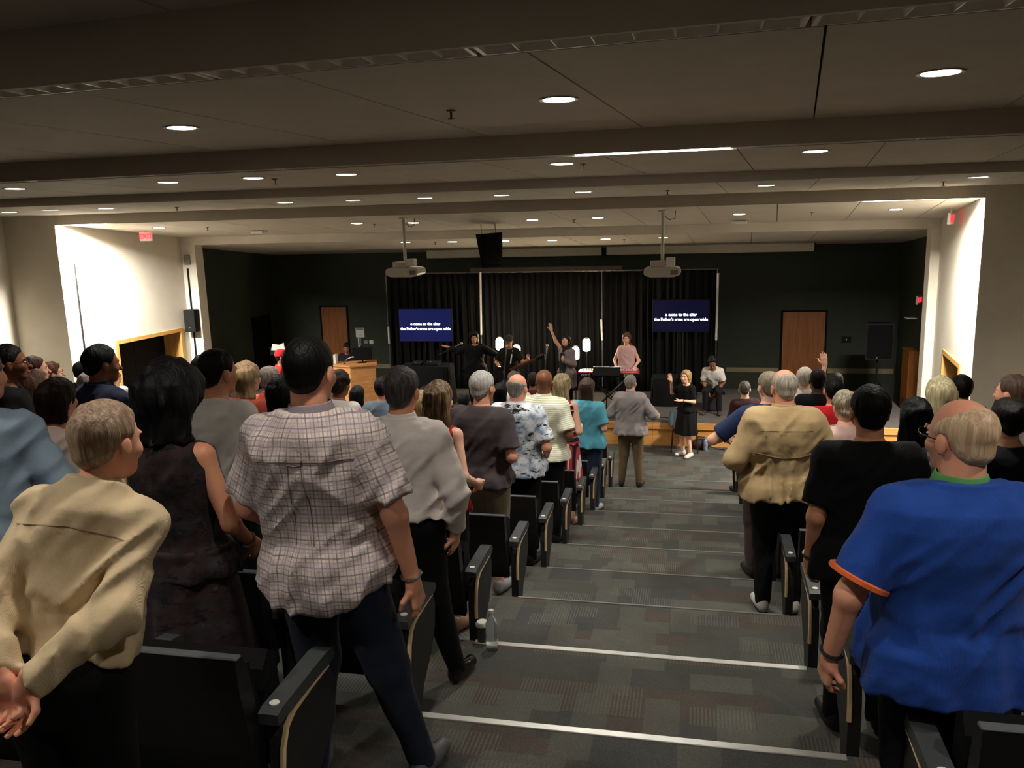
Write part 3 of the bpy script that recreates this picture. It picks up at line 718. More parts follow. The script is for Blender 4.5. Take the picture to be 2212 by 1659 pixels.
        def fabc(v):
            L = (v-hip.astype(f32))@RL.astype(f32)+np.array([0, 0, .91], f32); u = L[:, 0]+L[:, 1]*.55*np.sign(L[:, 0]); w = L[:, 2].copy()
            for i in (0, 1):
                dn = nrm(E[i]-SJ[i]).astype(f32); t = (v-SJ[i].astype(f32))@dn; rr = np.linalg.norm(v-SJ[i].astype(f32)-t[:, None]*dn, axis=1)
                m = (t > .05) & (rr < .095); u[m] = (v[m]-SJ[i].astype(f32))@np.cross(dn, [0, 1, 0]).astype(f32); w[m] = 1.4-t[m]
            return np.stack([u, w, L[:, 1]], 1)
        shp = surf(shirt, lo, hi, res); np_mesh(top[1], [shp], tm, root, k, fabc)
        if collar:
            cm = MB(); R1 = nr*1.16; prof = [(R1*1.14, -.018), (R1*1.2, -.004), (R1*1.05, .026), (R1*.98, .028), (R1*1.0, -.018)]
            cm.lathe(prof, 20); cm.f = cm.f[:-2]; Mx = Matrix([list(r)+[0] for r in RL]+[[0, 0, 0, 1]]); Mx.translation = Vector(nb+RL@np.array([0, .008, .034])); cm.xform(Matrix.Scale(k, 4) @ Mx)
            cm.build('collar', collar, root, True)
        if cuffc and sleeve == 'short':
            for i in (0, 1):
                c0 = SJ[i]+(E[i]-SJ[i])*.76; dn = nrm(E[i]-SJ[i]); rr = .054*ga+cl*1.5+.009
                cm = MB(); a_ = c0; b_ = SJ[i]+(E[i]-SJ[i])*.825; cm.tube([tuple(a_*k), tuple((a_+dn*.004)*k), tuple((b_-dn*.003)*k), tuple(b_*k)], [(rr-.006)*k, rr*k, rr*k, (rr-.006)*k], 20); cm.build('sleeve_band', cuffc, root, True)
    kind, bc = bottom[0], bottom[1]
    bm = bc if not isinstance(bc, tuple) else fabric('cloth_%d_%d_%d' % bc, bc)
    if kind in ('pants', 'shorts', 'jeans'):
        def trousers(P):
            d = ell(P, hip+np.array([0, -.008, .03]), (.172*g, .125*(.4+.6*g)+belly*.3, .14))
            d = smin(d, ell(P, hip+np.array([0, -.006, -.06]), (.14*g, .105*(.4+.6*g), .085)), .04)
            for i in (0, 1): d = smin(d, leg_d(P, i, .02), .035)
            d = smax(d, P[..., 2]-(hip[2]+.13), .006)
            if kind == 'shorts': d = smax(d, .46-P[..., 2], .006)
            return near_add(d, P, lambda p: .6*folds(p, .006))
        pp = np.array([*KN, *AN, hip]); zlo = .46 if kind == 'shorts' else .06
        lo = pp.min(0)-.2*max(g, 1); hi = pp.max(0)+.2*max(g, 1); lo[2] = zlo-.02; hi[2] = hip[2]+.15
        np_mesh('trousers' if kind != 'shorts' else 'shorts', [surf(trousers, lo, hi, res*1.15)], bm, root, k)
    elif kind == 'skirt':
        zl = bottom[2]; fl = bottom[3] if len(bottom) > 3 else .06
        def skirt(P):
            z = P[..., 2]; t = np.clip((.98-z)/(.98-zl), 0, 1); a = .185*g+fl*t; b = .142*(.4+.6*g)+fl*.9*t
            ang = np.arctan2(P[..., 1], P[..., 0]); d = (np.sqrt((P[..., 0]/a)**2+((P[..., 1])/b)**2)-1)*np.minimum(a, b)+.012*t*np.sin(ang*9+2*np.sin(ang*2+seedv[0]))
            return np.maximum(d, np.maximum(zl-z, z-1.02))
        np_mesh('skirt', [surf(skirt, (-.24*g-fl, -.22*g-fl, zl-.02), (.24*g+fl, .22*g+fl, 1.04), res*1.1)], bm, root, k, lambda v: np.stack([v[:, 0], v[:, 2], v[:, 1]], 1))
    if shoes is not None:
        smat = shoes if not isinstance(shoes, tuple) else plain('shoe_%d_%d_%d' % shoes, shoes, .5)
        for i, s in enumerate((-1, 1)):
            A = AN[i]; toe = A+np.array([s*.03, .15, -.045])
            def shoe(P):
                d = smin(cone(P, A+np.array([0, -.03, -.04]), toe, .038, .036), cone(P, A+np.array([0, -.015, -.0]), A+np.array([s*.012, .07, -.04]), .042, .036), .03)
                return smax(d, (A[2]-.083)-P[..., 2], .008)
            np_mesh('shoe', [surf(shoe, A+np.array([-.1, -.1, -.09]), A+np.array([.1, .22, .04]), min(res, .011))], smat, root, k)
    # --- hair
    if hair:
        st, hcol = hair[0], hair[1]; hm = hcol if not isinstance(hcol, tuple) else hair_mat('hair_%d_%d_%d' % hcol, hcol, hair[2] if len(hair) > 2 and isinstance(hair[2], tuple) else None)
        Ln = hair[3] if len(hair) > 3 else .3
        rough = {'curly': .014, 'short': .005, 'bald': .003, 'thin': .003, 'long': .008, 'bob': .006, 'bun': .006, 'buzz': .002, 'wavy': .012}.get(st, .005)
        fq = {'curly': (26, 26, 26), 'wavy': (30, 30, 12)}.get(st, (46, 46, 9))
        def hair_d(P):
            q = (P-hc.astype(f32))@RhT/HS; y, z = q[..., 1], q[..., 2]; ax = np.abs(q[..., 0])
            inf = {'curly': .02, 'short': .0085, 'bald': .006, 'thin': .007, 'buzz': .005, 'long': .014, 'bob': .018, 'bun': .01, 'wavy': .018}.get(st, .011)+(hair[4] if len(hair) > 4 else 0)
            d = ell(q, (0, -.016, .031), (.0755+inf, .097+inf, .086+inf))
            if st in ('short', 'buzz', 'bald', 'thin', 'curly', 'bun'):
                hl = np.interp(y, [-.13, -.07, -.035, -.02, .028, .05, .08, .12], [-.085, -.082, -.07, -.025, -.02, .035, .07, .085])
                nape = ell(q, (0, -.04, -.04), (.062+inf*.6, .062+inf, .06)); d = smin(d, nape, .02)
                hl = hl+np.where(y < -.02, .5*np.clip(ax-.03, 0, 1), 0); d = d+np.clip((-.02-z)/.06, 0, 1)*.006
                d = d+.013*np.clip(1-(z-hl)/.04, 0, 1); d = smax(d, hl-z, .012)
                d = smax(d, -ell(np.stack([ax, y, z], -1), (.088, .0, -.022), (.03, .03, .042)), .008)
                if st == 'bald': d = smax(d, z-np.interp(y, [-.13, -.06, .0, .05], [.085, .05, .035, -.02])-.0*ax, .012)
                if st == 'thin': d = smax(d, z-np.interp(y, [-.13, -.08, -.02, .05], [.16, .115, .09, .045]), .012)+.012*np.clip(1-(np.interp(y, [-.13, -.08, -.02, .05], [.16, .115, .09, .045])-z)/.04, 0, 1)
                if st == 'bun': d = smin(d, ell(q, (0, -.1, .075), (.04, .04, .036)), .015)
            else:
                hl = np.interp(y, [-.14, .0, .03, .055, .085, .12], [-Ln, -Ln*.9, -.06, .0, .068, .085])
                hv = hair[4] if len(hair) > 4 else 0; w0 = hv+np.interp(z, [-Ln, -.2, -.1, .0, .05], [.075, .1, .094, .088, .07]); d2 = (np.sqrt((q[..., 0]/w0)**2+((y+.055)/(hv+np.interp(z, [-Ln, -.2, -.08, .03], [.035, .05, .056, .07])))**2)-1)*.06
                d2 = np.maximum(d2, np.maximum(-Ln-z+.0, z-.06)); d = smin(d, d2, .03)
                d = smax(d, hl-z, .01)
                # keep the face free
                d = smax(d, -ell(q, (0, .1, -.06), (.062, .085, .105)), .012)
            return near_add(d*HS, q, lambda p: vnoise(p+seedv, fq)*rough+vnoise(p+seedv, (9, 9, 6))*rough*.8)
        hv_ = hair[4] if len(hair) > 4 else 0
        lo = np.array([-.125-hv_, -.165-hv_, -(Ln if st in ('long', 'bob', 'wavy') else .11)-.02]); hi = np.array([.125+hv_, .12+hv_, .145+hv_])
        cor = np.array([Rh@np.array([a, b, c])*HS for a in (lo[0], hi[0]) for b in (lo[1], hi[1]) for c in (lo[2], hi[2])])+hc
        np_mesh('hair', [surf(hair_d, cor.min(0), cor.max(0), min(res*.75, .011))], hm, root, k)
    Mh = Matrix([list(r)+[0] for r in Rh]+[[0, 0, 0, 1]]); Mh.translation = Vector(hc); Mh = Matrix.Scale(k, 4) @ Mh @ Matrix.Scale(HS, 4)
    if face:
        for s in (-1, 1):
            e = MB().ball((s*.031, .082, .003), (.0115, .0115, .0062), 10, 6).xform(Mh).build('eye', M_EYE, root, True)
            MB().ball((s*.031, .0925, .003), (.005, .003, .005), 8, 5).xform(Mh).build('iris', M_IRIS, e, True)
            MB().tube([(s*.014, .099, .021), (s*.032, .097, .027), (s*.05, .084, .022)], [.003, .0035, .002], 6).xform(Mh).build('eyebrow', hm if hair else M_IRIS, root, True)
        MB().ball((0, .099, -.062), (.021, .006, .0065), 10, 6).xform(Mh).build('lips', M_LIP, root, True)
    if glasses:
        gm = MB()
        for s in (-1, 1):
            gm.tube([(s*.033+.021*math.cos(t), .108, .003+.016*math.sin(t)) for t in np.linspace(0, 2*math.pi, 14)[:-1]], .0022, 5, closed=True); gm.tube([(s*.054, .106, .006), (s*.079, .07, .006), (s*.084, -.015, .0)], .0022, 5)
        gm.tube([(-.012, .11, .005), (.012, .11, .005)], .002, 5); gm.xform(Mh).build('glasses', M_GLASSF, root, True)
    if watch:
        for i, wc in watch:
            d = nrm(Wr[i]-E[i]); c = Wr[i]-d*.02; a = nrm(np.cross(d, [.3, 1, .2])); b = np.cross(d, a); rr = .0275*ga+.006
            MB().tube([tuple((c+a*math.cos(t)*rr+b*math.sin(t)*rr)*k) for t in np.linspace(0, 2*math.pi, 18)[:-1]], .006*k, 6, closed=True).build('wristband', wc, root, True)
    root['_k'] = k
    J = dict(SV=(((shp[0]-hip.astype(f32))@RL.astype(f32)+np.array([0, 0, .91], f32)) if top else None), k=k, root=root, Mh=Mh, E=E, Wr=Wr, SJ=SJ, hc=hc, nb=nb, T=T, RL=RL, hip=hip)
    if extra: extra(J)
    del root['_k']
    return J
def seam(J, pts, mat, r=.0022, name='seam', back=True):
    """stitched line lying on the back of the shirt; pts are (x, z) in upright torso space"""
    V = J['SV']; out = []
    for x, z in pts:
        dd = np.hypot(V[:, 0]-x, V[:, 2]-z); m = (dd < .022) & (V[:, 1] < 0)
        if m.sum() < 2: continue
        w = 1/(dd[m]+.003)**2; y = float((V[m, 1]*w).sum()/w.sum()); out.append(tuple(J['T']((x, y, z))*J['k']))
    if len(out) > 2: MB().tube(out, r*J['k'], 5).build(name, mat, J['root'], True)
def cap_on(J, mat, back=False, s=1):
    prof = [(.104, .03), (.106, .05), (.1, .085), (.08, .118), (.045, .138), (.004, .144)]
    c = MB().lathe(prof, 20, (0, -.014, 0), 'z', .86, 1.04).xform(J['Mh']).build('cap', mat, J['root'], True)
    b = MB(); n = 10; vs = []; sg = -1 if back else 1
    for i in range(n+1):
        t = math.pi*i/n; x = .08*math.cos(t); vs += [(x, -.014+sg*(.085+.0*math.sin(t)), .04), (x*.95, -.014+sg*(.088+.085*math.sin(t)), .028)]
    fs = [(2*i, 2*i+1, 2*i+3, 2*i+2) for i in range(n)]; m = len(vs); vs += [(x, y, z+.006) for x, y, z in vs]; fs += [tuple(q+m for q in f[::-1]) for f in fs]
    fs += [(2*i+1, 2*i+1+m, 2*i+3+m, 2*i+3) for i in range(n)]
    b.add(vs, fs).xform(J['Mh']).build('brim', mat, c, True)
# ------------------------------------------------------------------ auditorium chairs
M_SEATB = fabric('seat_fabric', (16,17,22), .9); M_SEATP = plain('seat_shell', (10,10,12), .5, 0, .1); M_ARM = plain('armrest', (62,65,66), .42, 0, .08)
M_PANEL = plain('end_panel', (34,35,35), .6, 0, .15); M_TRIM = plain('panel_trim', (226,196,150), .3, .1, .08); M_DISC = plain('row_disc', (225,222,212), .4)
def rounded(poly, r=0): return poly
def chair_meshes():
    D = {}
    m = MB(); prof = [(.02, .845), (.055, .85), (.085, .80), (.15, .45), (.155, .36), (.12, .35), (.075, .5), (.03, .74)]
    m.prism([(a, b) for a, b in prof][::-1], -.245, .245, 'x'); D['backrest'] = m.mesh('backrest', False, M_SEATP)
    m = MB(); m.prism([(.088, .80), (.15, .47), (.175, .46), (.185, .55), (.125, .79)][::-1], -.225, .225, 'x'); D['back_cushion'] = m.mesh('back_cushion', False, M_SEATB)
    m = MB(); m.box((-.25, .02, .846), (.25, .052, .856), .004); D['top_highlight'] = m.mesh('top_highlight', False, plain('seat_top_highlight', (92,96,97), .4, .2))  # paler strip paints the light reflected along the top of the backrest
    m = MB(); m.prism([(.19, .40), (.26, .38), (.31, .45), (.285, .74), (.24, .77), (.2, .72)], -.225, .225, 'x'); D['seat'] = m.mesh('seat', False, M_SEATB)
    for s, nm in ((-1, 'L'), (1, 'R')):      # standard on the aisle side: s = +1 -> at +x
        x0, x1 = sorted((s*.262, s*.312))
        poly = [(.12, .0), (.235, .0), (.25, .12), (.30, .22), (.43, .32), (.50, .42), (.515, .53), (.49, .59), (.2, .575), (.15, .53), (.125, .42)]
        D['panel'+nm] = MB().prism(poly, x0, x1, 'x').mesh('end_panel', False, M_PANEL)
        edge = [(.475, .592), (.35, .588), (.22, .578), (.17, .555), (.14, .5), (.125, .42), (.122, .34)]
        xo = s*.308
        D['trim'+nm] = MB().tube([(xo, a, b) for a, b in edge], .0105, 6).mesh('panel_trim', True, M_TRIM)
        m = MB(); lo, hi = sorted((s*.255, s*.322)); m.prism([(.10, .60), (.42, .605), (.49, .60), (.515, .615), (.50, .645), (.45, .655), (.13, .645), (.10, .635)], lo, hi, 'x'); D['arm'+nm] = m.mesh('armrest', False, M_ARM)
        D['disc'+nm] = MB().lathe([(.016, .0), (.016, .004), (.002, .005)], 14, (s*.288, .145, .645)).mesh('number_disc', True, M_DISC)
        m = MB(); lo, hi = sorted((s*.272, s*.302)); m.box((lo, .12, 0), (hi, .2, .6), .006); m.box((lo, .1, 0), (hi, .34, .02)); D['post'+nm] = m.mesh('standard', False, M_DARKMETAL)
    return D
CH = chair_meshes()
def chair(x, y, z, s, end, label, group):
    o = empty('auditorium_chair', (x, y, z)); tag(o, label, 'chair', group); nm = 'R' if s > 0 else 'L'
    for k in ('backrest', 'back_cushion', 'top_highlight', 'seat'): link_mesh(k, CH[k], None, o)
    if end:
        p = link_mesh('end_panel', CH['panel'+nm], None, o); link_mesh('panel_trim', CH['trim'+nm], None, p)
        a = link_mesh('armrest', CH['arm'+nm], None, o); link_mesh('number_disc', CH['disc'+nm], None, a)
    else:
        link_mesh('standard', CH['post'+nm], None, o); link_mesh('armrest', CH['arm'+nm], None, o)
    return o
rowname = ['nearest', 'second', 'third', 'fourth', 'fifth', 'sixth', 'seventh', 'eighth', 'ninth', 'tenth']
for n in range(0, 10):
    yb = ynose(n-1)+.005; z = zrow(n)
    for i in range(6):
        chair(AL-.315-i*.585, yb, z, 1, i == 0, ('black tip-up chair on the left edge of the aisle, in the %s row' % rowname[n]) if i == 0 else 'black tip-up chair inside the %s left row, %s in from the aisle' % (rowname[n], ['', 'one', 'two', 'three', 'four', 'five'][i]), 'auditorium chairs left of the aisle')
    for i in range(4):
        chair(AR+.315+i*.585, yb, z, -1, i == 0, ('black tip-up chair on the right edge of the aisle, in the %s row' % rowname[n]) if i == 0 else 'black tip-up chair inside the %s right row, %s in from the aisle' % (rowname[n], ['', 'one', 'two', 'three'][i]), 'auditorium chairs right of the aisle')
# ------------------------------------------------------------------ stage curtain and its uprights
t_ = NT('drape_black'); v_ = t_.coord((8, 8, .6)); t_.base(t_.ramp(t_.noise(v_, 3), [(.3, lin((3,3,5))), (.7, lin((7,7,10)))]), .8, 0, .2); t_.b.inputs['Sheen Weight'].default_value = .0; M_DRAPE = t_.m
YC = 19.35; cxl, cxr = atY(838, 640, YC)[0], atY(1552, 640, YC)[0]; ZC = atY(1037, 590, YC)[2]
bounds = [cxl, atY(1037, 640, YC)[0], atY(1170, 640, YC)[0], atY(1299, 640, YC)[0], atY(1410, 640, YC)[0], cxr]
dl = ['black drape at the far left behind the blue screen', 'black drape behind the guitarist', 'black drape behind the singer with raised arm', 'black drape behind the keyboard player', 'black drape at the far right behind the dark screen']
for i in range(5):
    x0, x1 = bounds[i], bounds[i+1]; nx = int((x1-x0)/.018); nz = 8; vs, fs = [], []
    ph = random.random()*6
    for j in range(nz+1):
        for q in range(nx+1):
            x = x0+(x1-x0)*q/nx; zt = j/nz; z = ZS+.02+(ZC-ZS-.02)*zt; a = .045*(1-.35*zt)
            yy = YC+a*math.sin(x*38+ph+1.3*math.sin(x*7+ph))+.012*math.sin(x*91)+.01*math.sin(z*3+x*20)
            vs.append((x-(x0+x1)/2, yy-YC, z-ZS))
    for j in range(nz):
        for q in range(nx): a = j*(nx+1)+q; fs.append((a, a+1, a+nx+2, a+nx+1))
    m = MB().add(vs, fs); o = m.build('stage_drape', M_DRAPE, None, True, ((x0+x1)/2, YC, ZS)); tag(o, dl[i], 'curtain', 'black stage drapes')
    md = o.modifiers.new('thick', 'SOLIDIFY'); md.thickness = .004
M_POLE = plain('pole_white', (206,204,198), .4, .1, .05); M_POLED = plain('pole_grey', (88,88,90), .4, .5)
for px, ya, yb, lab in ((839, 705, 742, 'left end'), (1037.5, 588, 723, 'right of the blue screen'), (1299, 690, 735, 'left of the keyboard player'), (1551, 590, 735, 'right end')):
    Yp = YC-.12; a = atY(px, ya, Yp); b = atY(px+(2 if px < 1300 else -4 if px > 1500 else 0), yb, Yp)
    o = empty('drape_upright', (b[0], Yp, ZS)); tag(o, 'thin upright pole of the drape frame at the %s' % ('%s of the curtain' % lab if 'end' in lab else lab), 'pole', 'curtain uprights')
    MB().tube([(0, 0, .015), (0, 0, max(a[2], ZC)-ZS)], .014, 10).build('inner_tube', M_POLED, o, True)
    MB().tube([(0, -.0, b[2]-ZS), (a[0]-b[0], 0, a[2]-ZS)], .026, 12).build('outer_sleeve', M_POLE, o, True)
    MB().box((-.22, -.1, 0), (.22, .22, .015), .004).build('base_plate', M_DARKMETAL, o)
MB().tube([(cxl, YC, ZC+.015), (cxr, YC, ZC+.015)], .016, 8).build('drape_crossbar', M_POLED, None, True); tag(bpy.data.objects['drape_crossbar'], 'long dark crossbar carrying the black stage drapes', 'rail')
# ------------------------------------------------------------------ televisions with the song lyrics
def screen_mat(name, c_lo, c_hi, s):
    t = NT(name); v = t.coord((1, 1, 1)); sep = t.node('ShaderNodeSeparateXYZ'); t.link(v, sep.inputs[0])
    n = t.noise(v, 2.2, 2); f = t.math('ADD', t.math('MULTIPLY', sep.outputs[2], .9), t.math('MULTIPLY', n, .5))
    c = t.ramp(f, [(.1, lin(c_lo)), (.75, lin(c_hi))]); t.base(lin((8, 8, 12)), .2); t.link(c, t.b.inputs['Emission Color']); t.b.inputs['Emission Strength'].default_value = s; return t.m
M_LYR = emit('lyric_white', (236,240,255), .75)
def television(p0, p1, Y, smat, label):
    a, b = atY(*p0, Y), atY(*p1, Y); w, h = b[0]-a[0], a[2]-b[2]; cx, cz = (a[0]+b[0])/2, (a[2]+b[2])/2
    o = empty('television', (cx, Y, ZS)); tag(o, label, 'television', 'lyric screens on the stage'); zc = cz-ZS
    MB().box((-w/2-.02, 0, zc-h/2-.025), (w/2+.02, .06, zc+h/2+.02), .012).build('bezel', M_BLACKM, o)
    s = MB().box((-w/2, -.004, zc-h/2), (w/2, .004, zc+h/2)).build('screen', smat, o)
    for txt, fw, zz in (('o come to the altar', .575, .035*h), ("the Father's arms are open wide", .965, -.115*h)):
        t = text_mesh('lyric_text', txt, .1, M_LYR, s, (0, -.007, zc+zz), (math.pi/2, 0, 0), .001, 'CENTER', .0042)
        ww = max(v.co.x for v in t.data.vertices)-min(v.co.x for v in t.data.vertices); t.scale = (fw*w/ww, fw*w/ww*1.02, 1)
    MB().tube([(-.06, .09, .03), (-.06, .09, zc)], .025, 10).tube([(.06, .09, .03), (.06, .09, zc)], .025, 10).build('stand_poles', M_BLACKM, o, True)
    MB().box((-.38, -.22, 0), (.38, .28, .03), .01).box((-.3, .06, zc-.12), (.3, .1, zc+.12), .01).build('stand_base', M_BLACKM, o)
television((861, 668), (977, 737), 18.9, screen_mat('screen_blue', (22,30,110), (44,54,140), .11), 'television with bright blue lyric slide on the left of the stage')
television((1411, 649), (1531, 716), 18.9, screen_mat('screen_dark_blue', (8,10,34), (18,22,70), .11), 'television with dark navy lyric slide on the right of the stage')
# ------------------------------------------------------------------ back wall fittings
def wallbox(name, p0, p1, Y, t, mat, label, cat, bev=.005):
    a, b = atY(*p0, Y), atY(*p1, Y); x0, x1 = sorted((a[0], b[0])); z0, z1 = sorted((a[2], b[2]))
    o = MB().box((x0, Y-t, z0), (x1, Y, z1), bev).build(name, mat); tag(o, label, cat); return o, (x0, x1, z0, z1)
for k, (p0, p1, n_) in enumerate((((691, 660), (757, 760), 3), ((1688, 670), (1782, 800), 4))):
    a, b = atY(*p0, YBK), atY(*p1, YBK); d = struct(empty('door_%d' % n_, ((a[0]+b[0])/2, YBK, ZF))); w = (b[0]-a[0])/2; h = a[2]-ZF
    MB().box((-w+.04, -.03, .01), (w-.04, -.002, h-.04), .004).build('door_leaf', M_DOOR, d)
    for lo, hi in (((-w, -.045, 0), (-w+.036, 0, h)), ((w-.036, -.045, 0), (w, 0, h)), ((-w, -.045, h-.036), (w, 0, h))): MB().box(lo, hi, .004).build('door_frame', M_BLACK, d)
    MB().tube([(w-.12, -.03, 1.0), (w-.12, -.075, 1.0), (w-.24, -.075, 1.0)], .011, 8).build('door_handle', M_CHROME, d, True)
d = struct(empty('door_5', (-11.2, 20.3, ZF)))
MB().box((0, -.42, .01), (.03, .42, 2.1), .004).build('door_leaf', M_BLACK, d); MB().box((0, -.47, 0), (.045, -.425, 2.16)).box((0, .425, 0), (.045, .47, 2.16)).box((0, -.47, 2.11), (.045, .47, 2.16)).build('door_frame', M_BLACK, d)
o, bx = wallbox('wall_notice', (768, 708), (788, 729), YBK, .012, M_WHITE, 'white notice sheet with dark heading on the green wall', 'notice')
MB().box((bx[0]+.02, YBK-.016, bx[3]-.055), (bx[1]-.02, YBK-.012, bx[3]-.02)).build('heading_print', plain('print_grey', (120,118,114), .6), o)
MB().box((bx[0]+.09, YBK-.016, bx[2]+.04), (bx[1]-.07, YBK-.012, bx[2]+.055)).build('line_print', plain('print_grey', (120,118,114), .6), o)
ph = empty('wall_telephone', atY(778, 739, YBK-.0)); tag(ph, 'pale wall telephone under the white notice', 'telephone')
MB().box((-.05, -.05, -.11), (.05, 0, .11), .012).build('cradle', plain('phone_body', (150,150,146), .4), ph); MB().tube([(-.0, -.07, -.11), (0, -.085, -.06), (0, -.085, .06), (0, -.07, .11)], [.03, .02, .02, .03], 10).build('handset', M_WHITE, ph, True)
for p0, p1, lb, mt in (((786, 735), (796, 743), 'grey wall switch plate beside the telephone', plain('switch_grey', (122,122,118), .5)), ((798, 735), (807, 743), 'white wall switch plate right of the grey one', M_WHITE), ((1818, 727), (1838, 740), 'small dark control panel on the wall right of the wooden door', M_BLACKM)):
    o, bx = wallbox('switch_plate', p0, p1, YBK, .015, mt, lb, 'switch plate'); xc, zc = (bx[0]+bx[1])/2, (bx[2]+bx[3])/2
    MB().box((xc-.012, YBK-.021, zc-.02), (xc+.012, YBK-.014, zc+.02), .003).build('toggle', M_WHITE, o)
o, _ = wallbox('map_rail', (1016, 579), (1343, 587), YBK, .04, wood_mat('rail_wood', (120,108,84), (142,128,100)), 'long beige display rail on the wall above the curtain', 'rail')
for p0, p1, lb in (((920, 537), (1300, 550), 'long white projection screen housing, left one under the stage ceiling'), ((1309, 530), (1760, 541), 'long white projection screen housing, right one under the stage ceiling')):
    a, b = atY(*p0, 20.6), atY(*p1, 20.6); o = empty('screen_housing', ((a[0]+b[0])/2, 20.6, b[2]-.02)); tag(o, lb, 'screen housing', 'projection screen housings'); w = (b[0]-a[0])/2
    MB().box((-w, 0, 0), (w, .2, .2), .015).build('case', plain('housing_white', (196,188,172), .5, 0, .04), o); MB().box((-w+.05, .08, -.012), (w-.05, .1, .004)).build('screen_hem', M_BLACKM, o)
    for s in (-1, 1): MB().box((s*(w+.004)-.012, -.004, -.006), (s*(w+.004)+.012, .2, .206), .003).build('end_cap', M_BLACKM, o)
# projectors on poles
def projector(px, pyt, y0, y1, label):
    Y = 13.9; c = atY(px, (y0+y1)/2, Y); top = tier_z(4, c[0], Y); b = atY(px, y1, Y)[2]
    o = empty('projector', (c[0], Y, b)); tag(o, label, 'projector', 'ceiling projectors'); H_ = top-b
    body = MB().prism([(-.27, .03), (-.29, .06), (-.28, .13), (-.22, .155), (.22, .155), (.28, .13), (.29, .06), (.27, .03), (.18, .0), (-.18, .0)][::-1], -.22, .22, 'y').build('case', plain('projector_white', (186,178,166), .4, 0, .05), o)
    MB().box((.14, -.226, .04), (.25, -.218, .11), .004).build('vent', plain('vent_grey', (98,98,94), .5), body)
    MB().lathe([(.055, .0), (.06, -.02), (.045, -.03)], 16, (-.12, .25, .08), 'y').build('lens', M_BLACKM, o, True)
    MB().box((-.19, -.12, .155), (.05, .12, .25), .01).build('mount_box', plain('projector_white', (186,178,166)), o); MB().box((.06, -.13, .17), (.2, .02, .3), .006).build('cable_box', M_WHITE, o)
    MB().tube([(0, 0, .25), (0, 0, H_+.0)], .028, 12).build('pole', plain('pole_cream', (186,178,160), .45, 0, .05), o, True)
    MB().lathe([(.07, H_-.02), (.07, H_), (.03, H_)], 16).build('ceiling_plate', M_WHITE, o, True)
    MB().tube([(.03, 0, H_-.08), (.1, 0, H_-.15), (.19, 0, H_-.13), (.2, 0, H_-.01)], .006, 6).build('cable', M_BLACKM, o, True)
projector(876, 466, 553, 597, 'white ceiling projector on a pole, left one above the blue screen'); projector(1431, 453, 553, 597, 'white ceiling projector on a pole, right one above the dark screen')
# hanging loudspeaker
Yh = 15.4; c = atY(1059, 500, Yh); o = empty('hanging_speaker', (c[0], Yh, atY(1059, 577, Yh)[2])); tag(o, 'black loudspeaker hanging from the ceiling above the stage', 'loudspeaker'); o.rotation_euler = (0, math.radians(-3), .25)
MB().prism([(-.17, .0), (.2, .0), (.25, .62), (-.24, .62)], -.2, .2, 'y').build('cabinet', M_BLACK, o); MB().box((-.17, -.215, .04), (.19, -.2, .58), .006).build('grille', plain('grille_black', (7,7,8), .8, 0, .2, 60, .6, 300, spec=.1), o)
zt_ = tier_z(4, c[0], Yh)-o.location.z
for s in (-1, 1): MB().tube([(s*.13, 0, .61), (s*.13, 0, zt_)], .007, 6).build('hanger', M_DARKMETAL, o, True)
# wall speaker, thermostat and cable track on the left column
z1_, z2_ = atY(420, 667, YPR)[2], atY(420, 715, YPR)[2]; xw = atY(421, 690, YPR)[0]
o = empty('wall_speaker', (xw, YPR, z2_)); tag(o, 'black loudspeaker box on the pale column left of the stage', 'loudspeaker'); MB().box((-.13, -.22, 0), (.13, -.012, z1_-z2_), .012).build('cabinet', plain('speaker_box', (24,24,22), .7, spec=.15), o); MB().lathe([(.02, -.226), (.02, -.219)], 12, (.0, 0, .1), 'y').build('tweeter', M_CHROME, o, True); MB().box((-.05, -.03, .15), (.05, -.0, .3)).build('bracket', M_DARKMETAL, o)
a, b = atY(404, 550, YPR), atY(404, 572, YPR); o = MB().box((a[0]-.07, YPR-.04, b[2]), (a[0]+.07, YPR, a[2]), .012).build('wall_sensor', plain('sensor_grey', (128,124,112), .5)); tag(o, 'small grey wall box high on the pale left column', 'sensor')
a, b = atY(406, 580, YPR), atY(415, 800, YPR); o = MB().box((a[0]-.018, YPR-.02, b[2]), (a[0]+.018, YPR, a[2])).build('cable_track', M_BLACK); tag(o, 'black vertical cable track on the pale left column', 'cable track')
# exit signs
M_EXITR = emit('exit_red', (255,40,56), 1.0)
def exit_sign(p, Y, rz, label, sc=1.0, ceil=None):
    c = atY(*p, Y); o = empty('exit_sign', c, rz); o.scale = (sc,)*3; tag(o, label, 'exit sign', 'exit signs')
    MB().box((-.15, 0, -.1), (.15, .05, .1), .008).build('case', M_WHITE, o); MB().box((-.14, -.003, -.09), (.14, 0, .09)).build('face', plain('exit_face', (232,150,150), .5), o)
    text_mesh('exit_letters', 'EXIT', .15, M_EXITR, o, (0, -.006, 0), (math.pi/2, 0, 0), .001, 'CENTER', .006)
    if ceil is not None: MB().tube([(0, .025, .1), (0, .025, (ceil-c[2])/sc)], .012, 8).build('stem', M_WHITE, o, True)
cE = atY(315, 511, 14.9); exit_sign((315, 511), 14.9, .2, 'red lit exit sign over the left doorway near the ceiling', .85, tier_z(4, cE[0], 14.9))
cE = atY(2057, 472, 14.9); exit_sign((2057, 472), 14.9, 1.1, 'pale exit sign seen edge-on at the top of the right wall', .9, tier_z(4, cE[0], 14.9))
exit_sign((1989, 648), 19.2, .9, 'small red exit sign on the dark wall right of the stage', .9)
